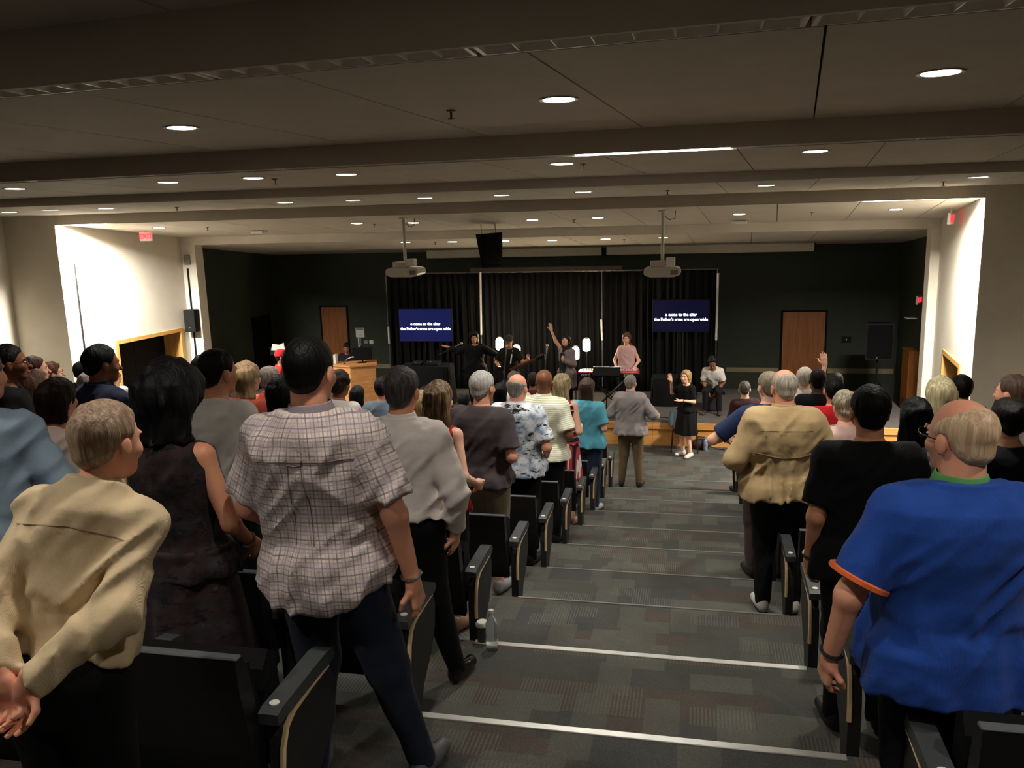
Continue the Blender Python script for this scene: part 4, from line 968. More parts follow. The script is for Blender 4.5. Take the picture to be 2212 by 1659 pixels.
# ceiling devices
for i, (px, py) in enumerate(((1597, 477), (560, 498))):
    p = on_tier(4, px, py); o = empty('ceiling_device', (p[0], p[1], p[2])); tag(o, 'white box-shaped wireless device on the ceiling, %s side' % ('right' if i == 0 else 'left'), 'ceiling device'); MB().box((-.13, -.12, -.06), (.13, .12, .0), .015).build('case', M_WHITE, o); MB().lathe([(.009, -.065), (.009, -.058)], 8, (.0, -.1, .03)).build('indicator', emit('led_blue', (150,170,255), 3), o, True)
# lectern with computer on the left of the stage
Yl = 17.2; a, b = atY(717, 787, Yl), atY(813, 787, Yl); o = empty('lectern', ((a[0]+b[0])/2, Yl, ZS), .35); tag(o, 'pale maple lectern desk with angled front, left of the stage', 'lectern'); hl_ = a[2]-ZS
MB().prism([(-.46, .12), (-.08, -.12), (.46, -.02), (.46, .5), (-.46, .5)], 0, hl_-.04, 'z').build('cabinet', wood_mat('lectern_maple', (196,132,78), (220,160,104), (3, 3, 14)), o)
MB().prism([(-.49, .11), (-.09, -.15), (.49, -.05), (.49, .53), (-.49, .53)], hl_-.038, hl_, 'z').build('top', wood_mat('lectern_maple', (196,132,78), (220,160,104)), o)
lz = ZS+hl_; lx = (a[0]+b[0])/2
mo = empty('monitor', (atY(782, 770, Yl+.25)[0], Yl+.25, lz)); tag(mo, 'black flat computer monitor standing on the lectern', 'monitor'); mo.rotation_euler = (0, 0, .15)
MB().box((-.22, -.015, .06), (.22, .03, .34), .008).build('panel', M_BLACK, mo); MB().tube([(0, .03, .01), (0, .03, .2)], .018, 8).build('neck', M_BLACK, mo, True); MB().box((-.1, -.07, 0), (.1, .1, .012), .004).build('foot', M_BLACK, mo)
gm = empty('gooseneck_microphone', (atY(742, 786, Yl)[0], Yl+.05, lz)); tag(gm, 'silver gooseneck microphone bent over the lectern', 'microphone')
MB().tube([(0, 0, 0), (.03, 0, .08), (.1, -.02, .13), (.2, -.03, .16)], .01, 8).build('neck', M_CHROME, gm, True); MB().ball((.225, -.035, .165), (.032, .024, .022)).build('head', plain('mic_grille', (170,168,164), .4, .6), gm, True); MB().lathe([(.035, 0), (.03, .015), (.008, .02)], 12).build('base', M_BLACKM, gm, True)
o = MB().box((-.03, -.06, 0), (.03, .06, .2), .006).build('desk_device', M_WHITE, None, False, (atY(718, 770, Yl)[0], Yl+.16, lz)); tag(o, 'narrow white device standing at the left end of the lectern', 'device')
# easel/music stand with white sheet at the far left of the stage
ws = atY(600, 748, 17.9); o = empty('music_stand', (ws[0], 17.9, ZS)); tag(o, 'black stand carrying loose white sheets, far left of the stage', 'stand'); hz_ = ws[2]-ZS
MB().tube([(0, 0, .02), (0, 0, hz_-.05)], .014, 8).build('pole', M_BLACKM, o, True); MB().box((-.2, -.02, hz_-.2), (.2, .01, hz_-.02)).build('desk', M_BLACKM, o); MB().prism([(-.16, hz_-.09), (.19, hz_-.1), (.17, hz_+.09), (.06, hz_+.04), (-.12, hz_+.06)], -.03, -.022, 'y').build('paper', M_WHITE, o)
for t in (0, 2.1, 4.2): MB().tube([(0, 0, .12), (.28*math.cos(t), .28*math.sin(t), .008)], .009, 6).build('leg', M_BLACKM, o, True)
# draped tables
def cloth_table(p0, p1, Y, label):
    a, b = atY(*p0, Y), atY(*p1, Y); w = (b[0]-a[0])/2; h = a[2]-ZS; o = empty('draped_table', ((a[0]+b[0])/2, Y, ZS)); tag(o, label, 'table')
    vs, fs, n = [], [], 72
    for lev, (dz, k) in enumerate(((h, .97), (h-.015, 1.0), (h*.5, 1.02), (.015, 1.05))):
        for i in range(n):
            t = 2*math.pi*i/n; c_, s_ = math.cos(t), math.sin(t); e = .25; x = math.copysign(abs(c_)**e, c_)*w*k; y = math.copysign(abs(s_)**e, s_)*.3*k; f = 1+(.03*math.sin(t*15) if lev > 1 else 0); vs.append((x*f, y*f, dz))
    for l in range(3):
        for i in range(n): j = (i+1) % n; fs.append((l*n+i, l*n+j, (l+1)*n+j, (l+1)*n+i))
    fs.append(tuple(range(n-1, -1, -1))); MB().add(vs, fs).build('tablecloth', fabric('table_black', (14,14,17)), o, True)
    MB().box((-w+.04, -.26, h-.035), (w-.04, .26, h-.018)).build('table_top', M_BLACKM, o)
    for sx in (-1, 1):
        for sy in (-1, 1): MB().tube([(sx*(w-.1), sy*.2, 0), (sx*(w-.1), sy*.2, h-.03)], .016, 8).build('leg', M_DARKMETAL, o, True)
    return o, h
cloth_table((868, 787), (975, 787), 17.6, 'table under a black cloth below the blue screen'); cloth_table((1408, 812), (1466, 812), 18.1, 'small table under a dark cloth below the dark screen')
for i, (px, py, w_, h_) in enumerate(((902, 782, .22, .07), (935, 781, .3, .09))):
    zt = atY(920, 787, 17.6)[2]; o = empty('sound_mixer', (atY(px, 787, 17.55)[0], 17.55, zt)); tag(o, ['small black box of sound gear on the left of the draped table', 'larger black mixer on the right of the draped table'][i], 'audio gear')
    MB().prism([(-.12, 0), (.12, 0), (.12, h_), (-.12, h_*.5)], -w_/2, w_/2, 'x').build('case', M_BLACKM, o)
    for q in range(4): MB().lathe([(.008, 0), (.007, .014)], 8, (-w_/2+w_*(q+.5)/4, -.03, h_*.7)).build('knob', M_CHROME, o, True)
# stage speaker on pole and small items at the right
Yr = 18.6; a, b = atY(1870, 697, Yr), atY(1924, 775, Yr); o = empty('speaker_on_stand', ((a[0]+b[0])/2, Yr, ZS)); tag(o, 'black loudspeaker on a pole stand right of the wooden door', 'loudspeaker'); w_ = (b[0]-a[0])/2; zb_, zt_ = b[2]-ZS, a[2]-ZS
MB().prism([(-w_, -.16), (w_, -.16), (w_*.7, .17), (-w_*.7, .17)], zb_, zt_, 'z').build('cabinet', M_BLACKM, o); MB().box((-w_+.02, -.172, zb_+.04), (w_-.02, -.16, zt_-.03), .004).build('grille', plain('grille_black', (9,9,10)), o); MB().ball((-.04, -.175, zb_+.045), .018).build('badge', M_CHROME, o, True)
MB().tube([(0, 0, .1), (0, 0, zb_)], .02, 10).build('pole', M_BLACKM, o, True)
for t in (.5, 2.6, 4.7): MB().tube([(0, 0, .5), (.4*math.cos(t), .4*math.sin(t), .012)], .013, 6).build('leg', M_BLACKM, o, True)
a = atY(1967, 753, 19.6); o = empty('side_cabinet', (4.53, 19.3, ZF)); tag(o, 'tall wooden cabinet against the right stage wall', 'cabinet'); MB().box((-.1, -.3, .0), (.1, .3, a[2]-ZF), .008).build('body', M_DOOR, o); MB().box((-.11, -.32, a[2]-ZF), (.11, .32, a[2]-ZF+.03), .006).build('top', M_DOOR, o)
a = atY(1980, 688, 19.6); o = MB().box((-.12, -.12, 0), (.09, .12, .02), .004).build('wall_shelf', M_WHITE, None, False, (4.57, 19.6, a[2])); tag(o, 'thin pale shelf on the dark right stage wall', 'shelf')
# glowing lamps on slim stands
M_GLOW = emit('lamp_glow', (255,236,200), 14.0)
for px, py, lb in ((1079, 743, 'glowing jar lamp left of the guitarist'), (1116, 759, 'glowing jar lamp behind the guitarist on his right'), (1243, 763, 'lower glowing jar lamp right beside the singer with raised arm'), (1267, 745, 'upper glowing jar lamp left of the keyboards')):
    Yq = 18.0 if px == 1243 else 18.35; c = atY(px, py, Yq); o = empty('jar_lamp', (c[0], Yq, ZS)); tag(o, lb, 'lamp', 'glowing stage lamps'); h = c[2]-ZS
    MB().lathe([(.035, h-.14), (.075, h-.125), (.085, h-.08), (.085, h+.08), (.06, h+.125), (.045, h+.14)], 18).build('shade', M_GLOW, o, True); MB().tube([(0, 0, .02), (0, 0, h-.13)], .012, 8).build('stand', M_DARKMETAL, o, True); MB().lathe([(.13, 0), (.13, .015), (.02, .025)], 18).build('base', M_BLACKM, o, True); MB().lathe([(.05, h+.13), (.05, h+.155), (.01, h+.16)], 14).build('lid', M_DARKMETAL, o, True)
    la = bpy.data.lights.new('jar_bulb', 'POINT'); la.energy = 7; la.color = (1, .82, .55); la.shadow_soft_size = .09; lo = bpy.data.objects.new('jar_bulb', la); COL.objects.link(lo); lo.parent = o; lo.location = (0, 0, h+.24)
# microphones
def mic_stand(base, tip, label, mid=None):
    o = empty('microphone_stand', (base[0], base[1], ZS)); tag(o, label, 'microphone stand', 'microphone stands on the stage'); t = np.array(tip)-np.array([base[0], base[1], ZS]); md = np.array(mid)-np.array([base[0], base[1], ZS]) if mid is not None else None
    MB().lathe([(.13, 0), (.13, .015), (.03, .025), (.02, .04)], 18).build('base', M_BLACKM, o, True)
    if md is None: MB().tube([(0, 0, .03), tuple(t-nrm(t)*.16)], .011, 8).build('pole', M_POLED, o, True); d = nrm(t)
    else: MB().tube([(0, 0, .03), tuple(md)], .011, 8).build('pole', M_BLACKM, o, True); d = nrm(t-md); MB().tube([tuple(md-d*.25), tuple(t-d*.15)], .008, 8).build('boom', M_DARKMETAL, o, True)
    m_ = MB().tube([tuple(t-d*.17), tuple(t-d*.03)], [.012, .02], 10).build('microphone', plain('mic_body', (120,120,122), .35, .6), o, True); MB().ball(tuple(t), .03).build('grille', plain('mic_grille', (170,168,164), .4, .6), m_, True)
p = atY(997, 742, 16.85); mic_stand((atY(975, 800, 16.95)[0], 16.95), p, 'microphone on a boom stand at the left singer', atY(967, 757, 16.95))
p = atY(1094, 748, 16.66); mic_stand((atY(1080, 800, 16.62)[0], 16.62), p, 'microphone on a stand in front of the guitarist')
p = atY(1182, 746, 16.9); mic_stand((atY(1168, 812, 16.9)[0], 16.9), p, 'microphone on a slanting silver stand left of the singer with raised arm')
# keyboard
Yk = 16.8; a, b = atY(1250, 800, Yk), atY(1381, 803, Yk); hk = a[2]-ZS; wk = (b[0]-a[0])/2; o = empty('keyboard', ((a[0]+b[0])/2, Yk, ZS)); tag(o, 'red stage keyboard on a black folding stand before the woman in pink', 'keyboard')
M_RED = plain('keyboard_red', (168,32,38), .35); o_b = MB().box((-wk, -.15, hk-.1), (wk, .17, hk), .015).build('case', M_RED, o)
MB().box((-wk-.01, -.158, hk-.1), (wk+.01, -.148, hk-.025), .004).build('back_panel', M_BLACKM, o)
MB().box((-wk+.06, .02, hk), (wk-.06, .16, hk+.008)).build('white_keys', M_WHITE, o)
for i in range(20): MB().box((-wk+.09+i*(2*wk-.18)/20, .02, hk+.008), (-wk+.105+i*(2*wk-.18)/20, .1, hk+.018)).build('black_key', M_BLACKM, o)
for tx, xx in (('nord', -wk+.16), ('stage', wk-.2)): text_mesh('brand_lettering', tx, .1, M_WHITE, o_b, (xx, -.161, hk-.058), (math.pi/2, 0, 0), .001)
for s in (-1, 1): MB().tube([(s*.42, -.1, hk-.1), (-s*.42, -.1, .02)], .014, 8).tube([(s*.42, .1, hk-.1), (-s*.42, .1, .02)], .014, 8).build('stand_leg', M_BLACKM, o, True)
c = atY(1310, 797, Yk-.34); o = empty('tablet_stand', (c[0], Yk-.34, ZS)); tag(o, 'black music stand holding a flat tray before the keyboard', 'stand'); hh = c[2]-ZS
MB().prism([(-.16, hh-.1), (-.14, hh-.11), (.14, hh+.01), (.12, hh+.015)], -.27, .27, 'x').build('tray', M_BLACK, o); MB().tube([(0, .0, .02), (0, .0, hh-.04)], .013, 8).build('pole', M_BLACKM, o, True); MB().box((-.27, .11, hh+.012), (.27, .135, hh+.022), .003).build('tray_lip', M_CHROME, o)
for t in (.4, 2.5, 4.6): MB().tube([(0, .05, .15), (.26*math.cos(t), .05+.26*math.sin(t), .008)], .009, 6).build('leg', M_BLACKM, o, True)
# chair, jacket, bag and bottles near the stage
c = atZ(1477, 962, ZF); o = empty('stacking_chair', (c[0]+.02, 16.13, ZF), .0); tag(o, 'brown metal stacking chair behind the woman in the black dress', 'chair'); M_BRN = plain('chair_brown', (48,30,26), .4, .3)
MB().box((-.23, -.2, .43), (.23, .2, .48), .02).build('seat', fabric('chair_seat', (60,36,36)), o)
MB().box((-.22, .19, .5), (.22, .22, .78), .02).build('backrest', fabric('chair_seat', (60,36,36)), o)
for sx in (-1, 1):
    MB().tube([(sx*.25, -.22, .01), (sx*.22, -.18, .44)], .013, 8).build('leg', M_BRN, o, True); MB().tube([(sx*.25, .23, .01), (sx*.22, .17, .44), (sx*.22, .2, .76)], .013, 8).build('leg', M_BRN, o, True)
ja = empty('denim_jacket', (o.location.x-.15, o.location.y+.205, ZF)); tag(ja, 'grey-blue jacket hung over the stacking chair beside the woman in black', 'jacket'); MB().prism([(-.1, .42), (.09, .42), (.1, .7), (.06, .80), (-.05, .80), (-.11, .72)], -.05, .045, 'y').build('jacket_body', fabric('denim_grey', (84,96,104)), ja); MB().tube([(-.1, -.02, .72), (-.13, -.04, .6), (-.12, -.03, .45)], [.04, .045, .04], 10).build('sleeve', fabric('denim_grey', (84,96,104)), ja, True)
c = atZ(1521, 969, ZF)
def bottle(loc, h, r, cap, body, label):
    o = empty('water_bottle', loc); tag(o, label, 'bottle'); MB().lathe([(r*.85, 0), (r, .01), (r, h*.3), (r*.93, h*.34), (r, h*.38), (r, h*.66), (r*.5, h*.84), (r*.36, h*.87), (r*.36, h*.93)], 18).build('body', body, o, True); MB().lathe([(r*.42, h*.92), (r*.42, h*.995), (r*.3, h)], 14).build('cap', cap, o, True); return o
tg = NT('clear_plastic'); tg.base((.9, .93, .95, 1), .06); tg.b.inputs['Transmission Weight'].default_value = .85; tg.b.inputs['IOR'].default_value = 1.2; M_CLEAR = tg.m
bottle((c[0]+.02, c[1]-.16, ZF), .27, .045, plain('cap_blue', (60,120,200), .4), plain('bottle_grey', (120,130,150), .3), 'grey drinking bottle with blue cap on the floor before the stage')
o = empty('handbag', (c[0]-.06, c[1]-.03, ZF)); tag(o, 'dark handbag slumped on the floor beside the blue-capped bottle', 'bag'); MB().ball((0, 0, .1), (.2, .12, .11), 18, 10).build('bag_body', plain('bag_dark', (46,36,40), .6), o, True); MB().tube([(-.1, 0, .18), (-.05, -.06, .26), (.06, -.06, .25), (.12, 0, .17)], .012, 6).build('strap', plain('bag_dark', (46,36,40)), o, True); MB().tube([(.18, 0, .05), (.32, -.02, .02), (.45, -.05, .015)], .012, 6).build('loose_strap', plain('bag_dark', (46,36,40)), o, True)
zb = zrow(1); c = atZ(1066, 1382, zrow(1)); bottle((c[0]+.02, c[1]-.11, zb), .24, .034, M_WHITE, M_CLEAR, 'clear plastic water bottle on the step beside the left chair foot')
c2 = (c[0]-.055, c[1]-.03); o = empty('paper_cup', (c2[0], c2[1], zb)); tag(o, 'dark cup with white lid beside the clear water bottle', 'cup'); MB().lathe([(.028, 0), (.036, .1), (.034, .1)], 16).build('cup_body', plain('cup_dark', (60,58,54), .6), o, True); MB().lathe([(.039, .1), (.039, .112), (.03, .125)], 16).build('lid', M_WHITE, o, True)
# cable on the stage
P_ = [atZ(x, y, ZS) for x, y in ((1400, 905), (1430, 902), (1470, 907))]; o = MB().tube([(p[0]-P_[0][0], p[1]-P_[0][1], .008) for p in P_], .008, 6).build('floor_cable', M_BLACKM, None, True, tuple(P_[0])); tag(o, 'thin black cable on the stage edge behind the woman in black', 'cable')
# ------------------------------------------------------------------ the congregation
def yr(n, off=.47): return ynose(n)-off
F = fabric
M_PLAID = pattern_mat('shirt_plaid', 'plaid', [(226,212,204), (212,200,192), (112,98,112), (160,126,114), (176,164,172)])
M_HAW = pattern_mat('shirt_hawaiian', 'floral', [(120,146,178), (220,228,236), (244,246,248), (30,32,40), (92,110,132), (226,150,50)])
M_YEL = pattern_mat('shirt_yellow_stripe', 'hstripe', [(252,250,238), (214,216,170), 52.0])
M_STR = pattern_mat('dress_striped', 'dress', [(196,62,70), (30,30,48), (238,232,226), (28,28,44)])
M_FLOR = pattern_mat('dress_floral_dark', 'floral', [(24,21,24), (48,30,33), (44,44,46), (20,18,20), (76,58,56)])
M_STRG = pattern_mat('top_grey_stripe', 'hstripe', [(150,140,128), (52,46,44), 40.0])
M_CAMO = pattern_mat('shorts_camo', 'floral', [(96,92,74), (130,120,96), (70,66,54), (50,48,40), (110,104,84)])
M_TUCK = F('cloth_black', (15,15,19)); DEN = (30,38,56)
near, mid, far, vfar = .0105, .0125, .0165, .021
CL = 'congregation standing left of the aisle'; CR = 'congregation standing right of the aisle'
wb = plain('watch_black', (20,20,22), .4); wsil = plain('watch_silver', (190,190,186), .25, .9)
def yoke(J):   # shoulder seam with locker loop across the back
    k, T = J['k'], J['T']
# --- nearest people
tan = F('shirt_cream', (216,192,154))
J = person('man in cream long-sleeved shirt with hands clasped behind his back, nearest at the left', (225, 868), 1.8, -1, lean=.30, side=.14, yaw=.1, g=1.0, sh=1.0, skin='ruddy', res=near, hp=(-.3, .12, 0), hair=('short', (128,100,78), (176,150,124)), top=(tan, 'shirt', .020, .015), sleeve='long', hem=.99, collar=tan, arms=('back', 'back'), hands=(1.0, .9), handdir=((.3, -.1, -1), (-.3, -.1, -1)), palm=((0, -1, 0), (0, -1, 0)), group=CL, shoes=(18, 18, 20))
ls = np.linspace
M_SEAMC = fabric('seam_cream', (150,128,96)); M_SEAMP = fabric('seam_plaid', (120,106,108)); M_SEAMT = fabric('seam_tan', (136,112,76))
seam(J, [(x, 1.375-.02*abs(x)/.17) for x in ls(-.17, .17, 28)], M_SEAMC, .0025, 'yoke_seam')
person('woman with thick dark hair in sleeveless dark floral dress, left of the man in plaid', (365, 797), 2.72, 0, yaw=-.1, g=1.12, female=True, skin='tan', res=near, hp=(.0, .1, 0), hair=('wavy', (12,11,14), (26,24,28), .17, .03), top=(M_FLOR, 'dress_top', .008), sleeve='none', hem=.9, bottom=('skirt', M_FLOR, .34, .10), arms=('low', ((.10, .0, -.28), (.06, .16, -.42))), watch=((1, wsil),), group=CL)
J = person('tall man in grey plaid short-sleeved shirt and jeans beside the aisle', (665, 727), 2.66, 0, yaw=-.05, side=-.045, g=1.24, belly=.02, sh=1.1, skin='ruddy', res=near, hp=(.0, .1, .0), hair=('buzz', (13,12,14), (26,22,22)), top=(M_PLAID, 'shirt', .013, .022), sleeve='short', hem=.83, tailhem=.05, collar=M_PLAID, bottom=('jeans', DEN), arms=(((.10, .02, -.28), (.03, .16, -.42)), ((.085, -.02, -.285), (.11, .02, -.54))), hands=(.5, .55), legs=(((-.1, .05, .5), (.18, .05, .5)), ((-.12, 0, .085), (.27, .12, .085))), shoes=plain('sneaker_grey', (86,88,90), .5), watch=((1, wsil),), group=CL)
seam(J, [(x, 1.345) for x in ls(-.2, .2, 30)], M_SEAMP, .0025, 'yoke_seam'); seam(J, [(-.03, 1.352), (-.028, 1.335), (0, 1.33), (.028, 1.335), (.03, 1.352)], M_SEAMP, .004, 'locker_loop')
for xx in (-.026, .026): seam(J, [(xx*(1+.4*t), 1.345-.30*t) for t in ls(0, 1, 16)], M_SEAMP, .0022, 'back_pleat')
# --- left aisle file
pale = F('shirt_pale_pink', (246,236,230))
person('man in pale pink long-sleeved shirt and black trousers, second row by the aisle', (865, 792), yr(1, .50), 1, yaw=-.06, g=1.1, sh=1.05, skin='ruddy', res=.0115, hp=(.0, .05, 0), hair=('short', (46,42,42), (84,78,76)), top=(pale, 'shirt', .013, .02), sleeve='long', hem=.99, collar=pale, bottom=('pants', (13,13,17)), arms=('low', ((.11, -.03, -.28), (.07, .05, -.52))), shoes=plain('shoe_gloss', (16,16,18), .12), legs=(((-.1, .03, .5), (.12, .03, .5)), ((-.11, -.03, .085), (.2, .1, .085))), group=CL)
red = F('dress_red', (150,26,22))
person('woman with long brown hair in red top and dark shorts, third row', (945, 826), yr(2, .5), 2, yaw=-.25, g=.93, female=True, skin='light', res=mid, hair=('long', (48,36,26), (150,120,78), .33), top=(red, 'top', .009), sleeve='none', hem=.86, bottom=('shorts', (34,38,42)), arms=('low', ((.10, -.08, -.26), (.08, .13, -.36))), shoes=(120, 90, 70), group=CL)
g_t = F('tshirt_grey', (84,75,78))
person('white-haired man in dark grey t-shirt and patterned shorts, fourth row', (1040, 802), yr(3, .5), 3, yaw=-.15, g=1.08, sh=1.04, skin='ruddy', res=mid, hp=(-.2, .0, 0), hair=('short', (168,164,158), (214,210,204)), top=(g_t, 'tshirt', .010, .02), sleeve='short', hem=.88, bottom=('shorts', M_CAMO), arms=('low', ((.08, -.06, -.28), (.0, .17, -.36))), shoes=plain('sneaker_light', (130,130,130), .5), group=CL)
person('bald man in blue and white palm-print shirt, fifth row', (1117, 808), yr(4, .5), 4, yaw=-.15, g=1.22, sh=1.05, skin='ruddy', res=mid, hp=(-.15, .05, 0), hair=('bald', (120,112,106), (168,160,152)), top=(M_HAW, 'shirt', .010, .022), sleeve='short', hem=.86, collar=M_HAW, arms=('low', ((.09, -.05, -.28), (.02, .15, -.40))), shoes=(24, 22, 22), group=CL)
person('shaven-headed man in pale yellow striped polo shirt, sixth row', (1175, 798), yr(5, .5), 5, yaw=-.2, g=1.14, sh=1.05, skin='brown', res=.014, hp=(.05, .02, 0), hair=None, top=(M_YEL, 'polo_shirt', .009, .02), sleeve='short', hem=.88, collar=M_YEL, bottom=('pants', (20,22,30)), arms=('low', ((.09, -.05, -.28), (.02, .17, -.33))), group=CL)
person('woman with long blond hair in red, white and navy striped dress, seventh row', (1215, 808), yr(6, .5), 6, yaw=-.3, g=1.0, female=True, skin='light', res=.015, hair=('long', (130,108,70), (206,190,150), .36), top=(M_STR, 'dress_top', .006), sleeve='none', hem=.95, bottom=('skirt', M_STR, .56, .03), arms=('low', ((.09, -.05, -.28), (-.0, .18, -.3))), shoes=(170, 130, 110), group=CL)
teal = F('tshirt_teal', (104,194,218))
person('woman with short brown hair in turquoise t-shirt and jeans, eighth row', (1268, 818), yr(7, .5), 7, yaw=-.25, g=1.22, female=True, skin='light', res=.016, hair=('bob', (52,36,28), (84,60,46), .17), top=(teal, 'tshirt', .009, .024), sleeve='short', hem=.87, bottom=('jeans', (38,52,78)), arms=('low', ((.08, -.04, -.28), (-.03, .18, -.28))), shoes=plain('shoe_white', (200,210,215), .5), group=CL)
gry = F('shirt_grey', (162,154,154))
J = person('grey-haired man in rolled-sleeve grey shirt and khaki trousers, in the aisle near the stage', (1362, 810), 13.15, 9, yaw=-.1, g=1.1, skin='light', res=.016, hp=(-.3, .0, 0), hair=('short', (120,112,106), (176,168,160)), top=(gry, 'shirt', .012, .03), sleeve='34', hem=.84, collar=gry, bottom=('pants', (110,92,64)), arms=(((.14, .0, -.26), (.08, .2, -.34)), ((.17, .02, -.26), (.2, .24, -.32))), shoes=(50, 40, 32), spread=.03, group=CL)
p = atY(1403, 893, 13.35); o = empty('video_camera', p); tag(o, 'small dark camera held by the man in the grey shirt', 'camera'); MB().box((-.05, -.03, -.035), (.05, .03, .035), .008).build('case', M_BLACKM, o); MB().lathe([(.024, .03), (.026, .06), (.015, .062)], 12, (0, 0, 0), 'y').build('lens', M_CHROME, o, True); MB().box((.052, -.03, -.03), (.058, .05, .03)).build('display', M_CHROME, o)
# --- deeper in the left block
wht = F('tshirt_white_grey', (214,208,200))
person('young man with dark hair and short fade in pale t-shirt, left block', (468, 762), yr(1, .3), 1, H=1.72, yaw=-.15, g=1.0, skin='tan', res=.0115, hp=(-.25, .1, 0), hair=('short', (18,16,16), (34,30,28)), top=(wht, 'tshirt', .010, .02), sleeve='short', hem=.86, arms=('low', 'low'), group=CL)
person('woman with straight blond bob, left block behind the man in pale t-shirt', (530, 783), yr(3), 3, yaw=-.2, female=True, skin='light', res=.015, hair=('bob', (142,112,78), (196,166,124), .16), top=(F('top_rust', (150,60,44)), 'top', .007), sleeve='short', hem=.86, group=CL)
org = F('polo_orange', (232,96,66))
person('grey-haired man in bright orange collared shirt, left block', (580, 792), yr(4), 4, yaw=-.2, g=1.05, skin='light', res=.015, hp=(-.15, 0, 0), hair=('short', (92,80,72), (132,118,106)), top=(org, 'polo_shirt', .008), sleeve='short', hem=.86, collar=org, group=CL)
J = person('man in red cap and red shirt looking sideways, far left before the stage', (606, 757), 15.7, 10, yaw=-1.2, skin='brown', res=vfar, hair=('buzz', (14,12,12)), top=(F('tshirt_red', (196,40,40)), 'tshirt', .006), sleeve='short', hem=.86, group='people in front of the stage', face=True)
cap_on(J, F('cap_red', (190,34,44)))
person('dark-haired person in dusky purple top, half hidden by the man in plaid', (606, 800), yr(2), 2, H=1.66, female=True, yaw=-.1, skin='brown', res=.015, hair=('bob', (12,11,13), (26,24,26), .14), top=(F('top_dusk', (104,90,98)), 'top', .008), sleeve='short', hem=.86, group=CL)
person('person with short curly brown hair and white top, behind the man in plaid', (730, 803), yr(4), 4, yaw=-.2, skin='brown', res=.015, hair=('curly', (34,24,20), (70,50,38)), top=(F('top_white', (212,206,200)), 'tshirt', .007), sleeve='short', hem=.86, group=CL)
person('woman with straight dark hair and cream sleeveless top, before the lectern', (770, 818), yr(6), 6, H=1.64, female=True, yaw=.1, skin='light', res=far, hair=('long', (14,12,13), (32,28,28), .24), top=(F('top_cream', (206,186,166)), 'top', .006), sleeve='none', hem=.86, group=CL)
person('person in blue-grey t-shirt, left of the man in pale pink shirt', (825, 806), yr(5), 5, H=1.75, yaw=-.1, skin='tan', res=.015, hair=('short', (16,15,16), (34,32,32)), top=(F('tshirt_bluegrey', (92,108,124)), 'tshirt', .008), sleeve='short', hem=.86, group=CL)
person('woman with blond hair, mostly hidden behind the man in pale pink shirt', (903, 838), yr(3), 3, H=1.60, female=True, skin='light', res=.015, hair=('long', (140,112,70), (196,166,112), .3), top=(F('top_navy', (26,30,44)), 'top', .006), sleeve='short', hem=.86, group=CL)
person('person in cream and black striped top near the stage, left block', (916, 812), yr(8), 8, H=1.62, female=True, skin='tan', res=vfar, hair=('short', (20,18,18)), top=(pattern_mat('top_cream_stripe', 'hstripe', [(214,196,166), (30,28,28), 26.0]), 'top', .004), sleeve='short', hem=.86, group=CL)
person('person in dark t-shirt, left of the white-haired man', (1000, 822), yr(6), 6, H=1.58, skin='tan', res=far, hair=('short', (24,20,18)), top=(F('tshirt_char', (60,58,64)), 'tshirt', .006), sleeve='short', hem=.86, group=CL)
person('person with black hair in black jacket, right of the white-haired man', (1080, 815), yr(7), 7, H=1.70, female=True, skin='light', res=far, hair=('bob', (12,12,13), (30,30,32), .16), top=(F('jacket_black', (18,18,20)), 'jacket', .007), sleeve='long', hem=.84, group=CL)
person('brown-haired person in white top near the stage, before the guitarist', (1111, 791), yr(8, .4), 8, H=1.84, skin='light', res=vfar, hair=('curly', (58,46,40), (96,80,70)), top=(F('top_white', (212,206,200)), 'top', .005), sleeve='short', hem=.86, group=CL)
person('dark-haired person in maroon top near the stage, left of the shaven-headed man', (1151, 798), yr(9, .4), 9, H=1.84, skin='brown', res=vfar, hair=('short', (44,34,32), (84,68,62)), top=(F('top_maroon', (84,28,34)), 'top', .005), sleeve='short', hem=.86, group=CL)
# --- far left
person('man with glasses and dark jacket in profile at the left edge', (12, 745), yr(2), 2, yaw=-.9, skin='brown', res=.0135, hair=('short', (14,12,12), (28,24,22)), top=(F('jacket_dark', (22,22,28)), 'jacket', .008), sleeve='long', hem=.84, glasses=True, face=True, group=CL)
person('woman with red-brown hair in a bun against the pale wall, far left', (67, 745), yr(4), 4, H=1.90, female=True, yaw=-.8, skin='light', res=far, hair=('bun', (62,32,22), (98,54,36)), top=(F('top_aqua', (170,200,200)), 'top', .006), sleeve='short', hem=.86, face=True, group=CL)
person('person with auburn hair in profile, far left before the pale wall', (108, 783), yr(5), 5, yaw=-.8, female=True, skin='light', res=far, hair=('curly', (70,36,22), (110,62,38)), top=(F('top_white', (212,206,200)), 'top', .006), sleeve='short', hem=.86, face=True, group=CL)
person('woman with long light brown hair in striped top, far left', (68, 790), yr(3), 3, H=1.72, female=True, skin='light', res=.0145, hair=('long', (84,60,44), (122,92,68), .28), top=(M_STRG, 'top', .007), sleeve='short', hem=.86, group=CL)
person('woman with dark auburn bob in pale pink blouse, second row at the far left', (118, 820), yr(1), 1, female=True, g=1.12, yaw=-.1, skin='light', res=.0115, hair=('bob', (38,18,16), (66,34,30), .13), top=(F('blouse_pink', (226,204,194)), 'blouse', .010, .022), sleeve='34', hem=.86, arms=('low', 'low'), group=CL)
person('person in light blue long-sleeved shirt cut off by the left edge', (-48, 800), 2.75, 0, H=1.66, yaw=.15, g=1.1, skin='ruddy', res=near, hair=('short', (90,80,72)), top=(F('shirt_lightblue', (150,172,190)), 'shirt', .013, .02), sleeve='34', hem=.84, arms=('low', ((.13, .02, -.26), (.05, .2, -.30))), group=CL)
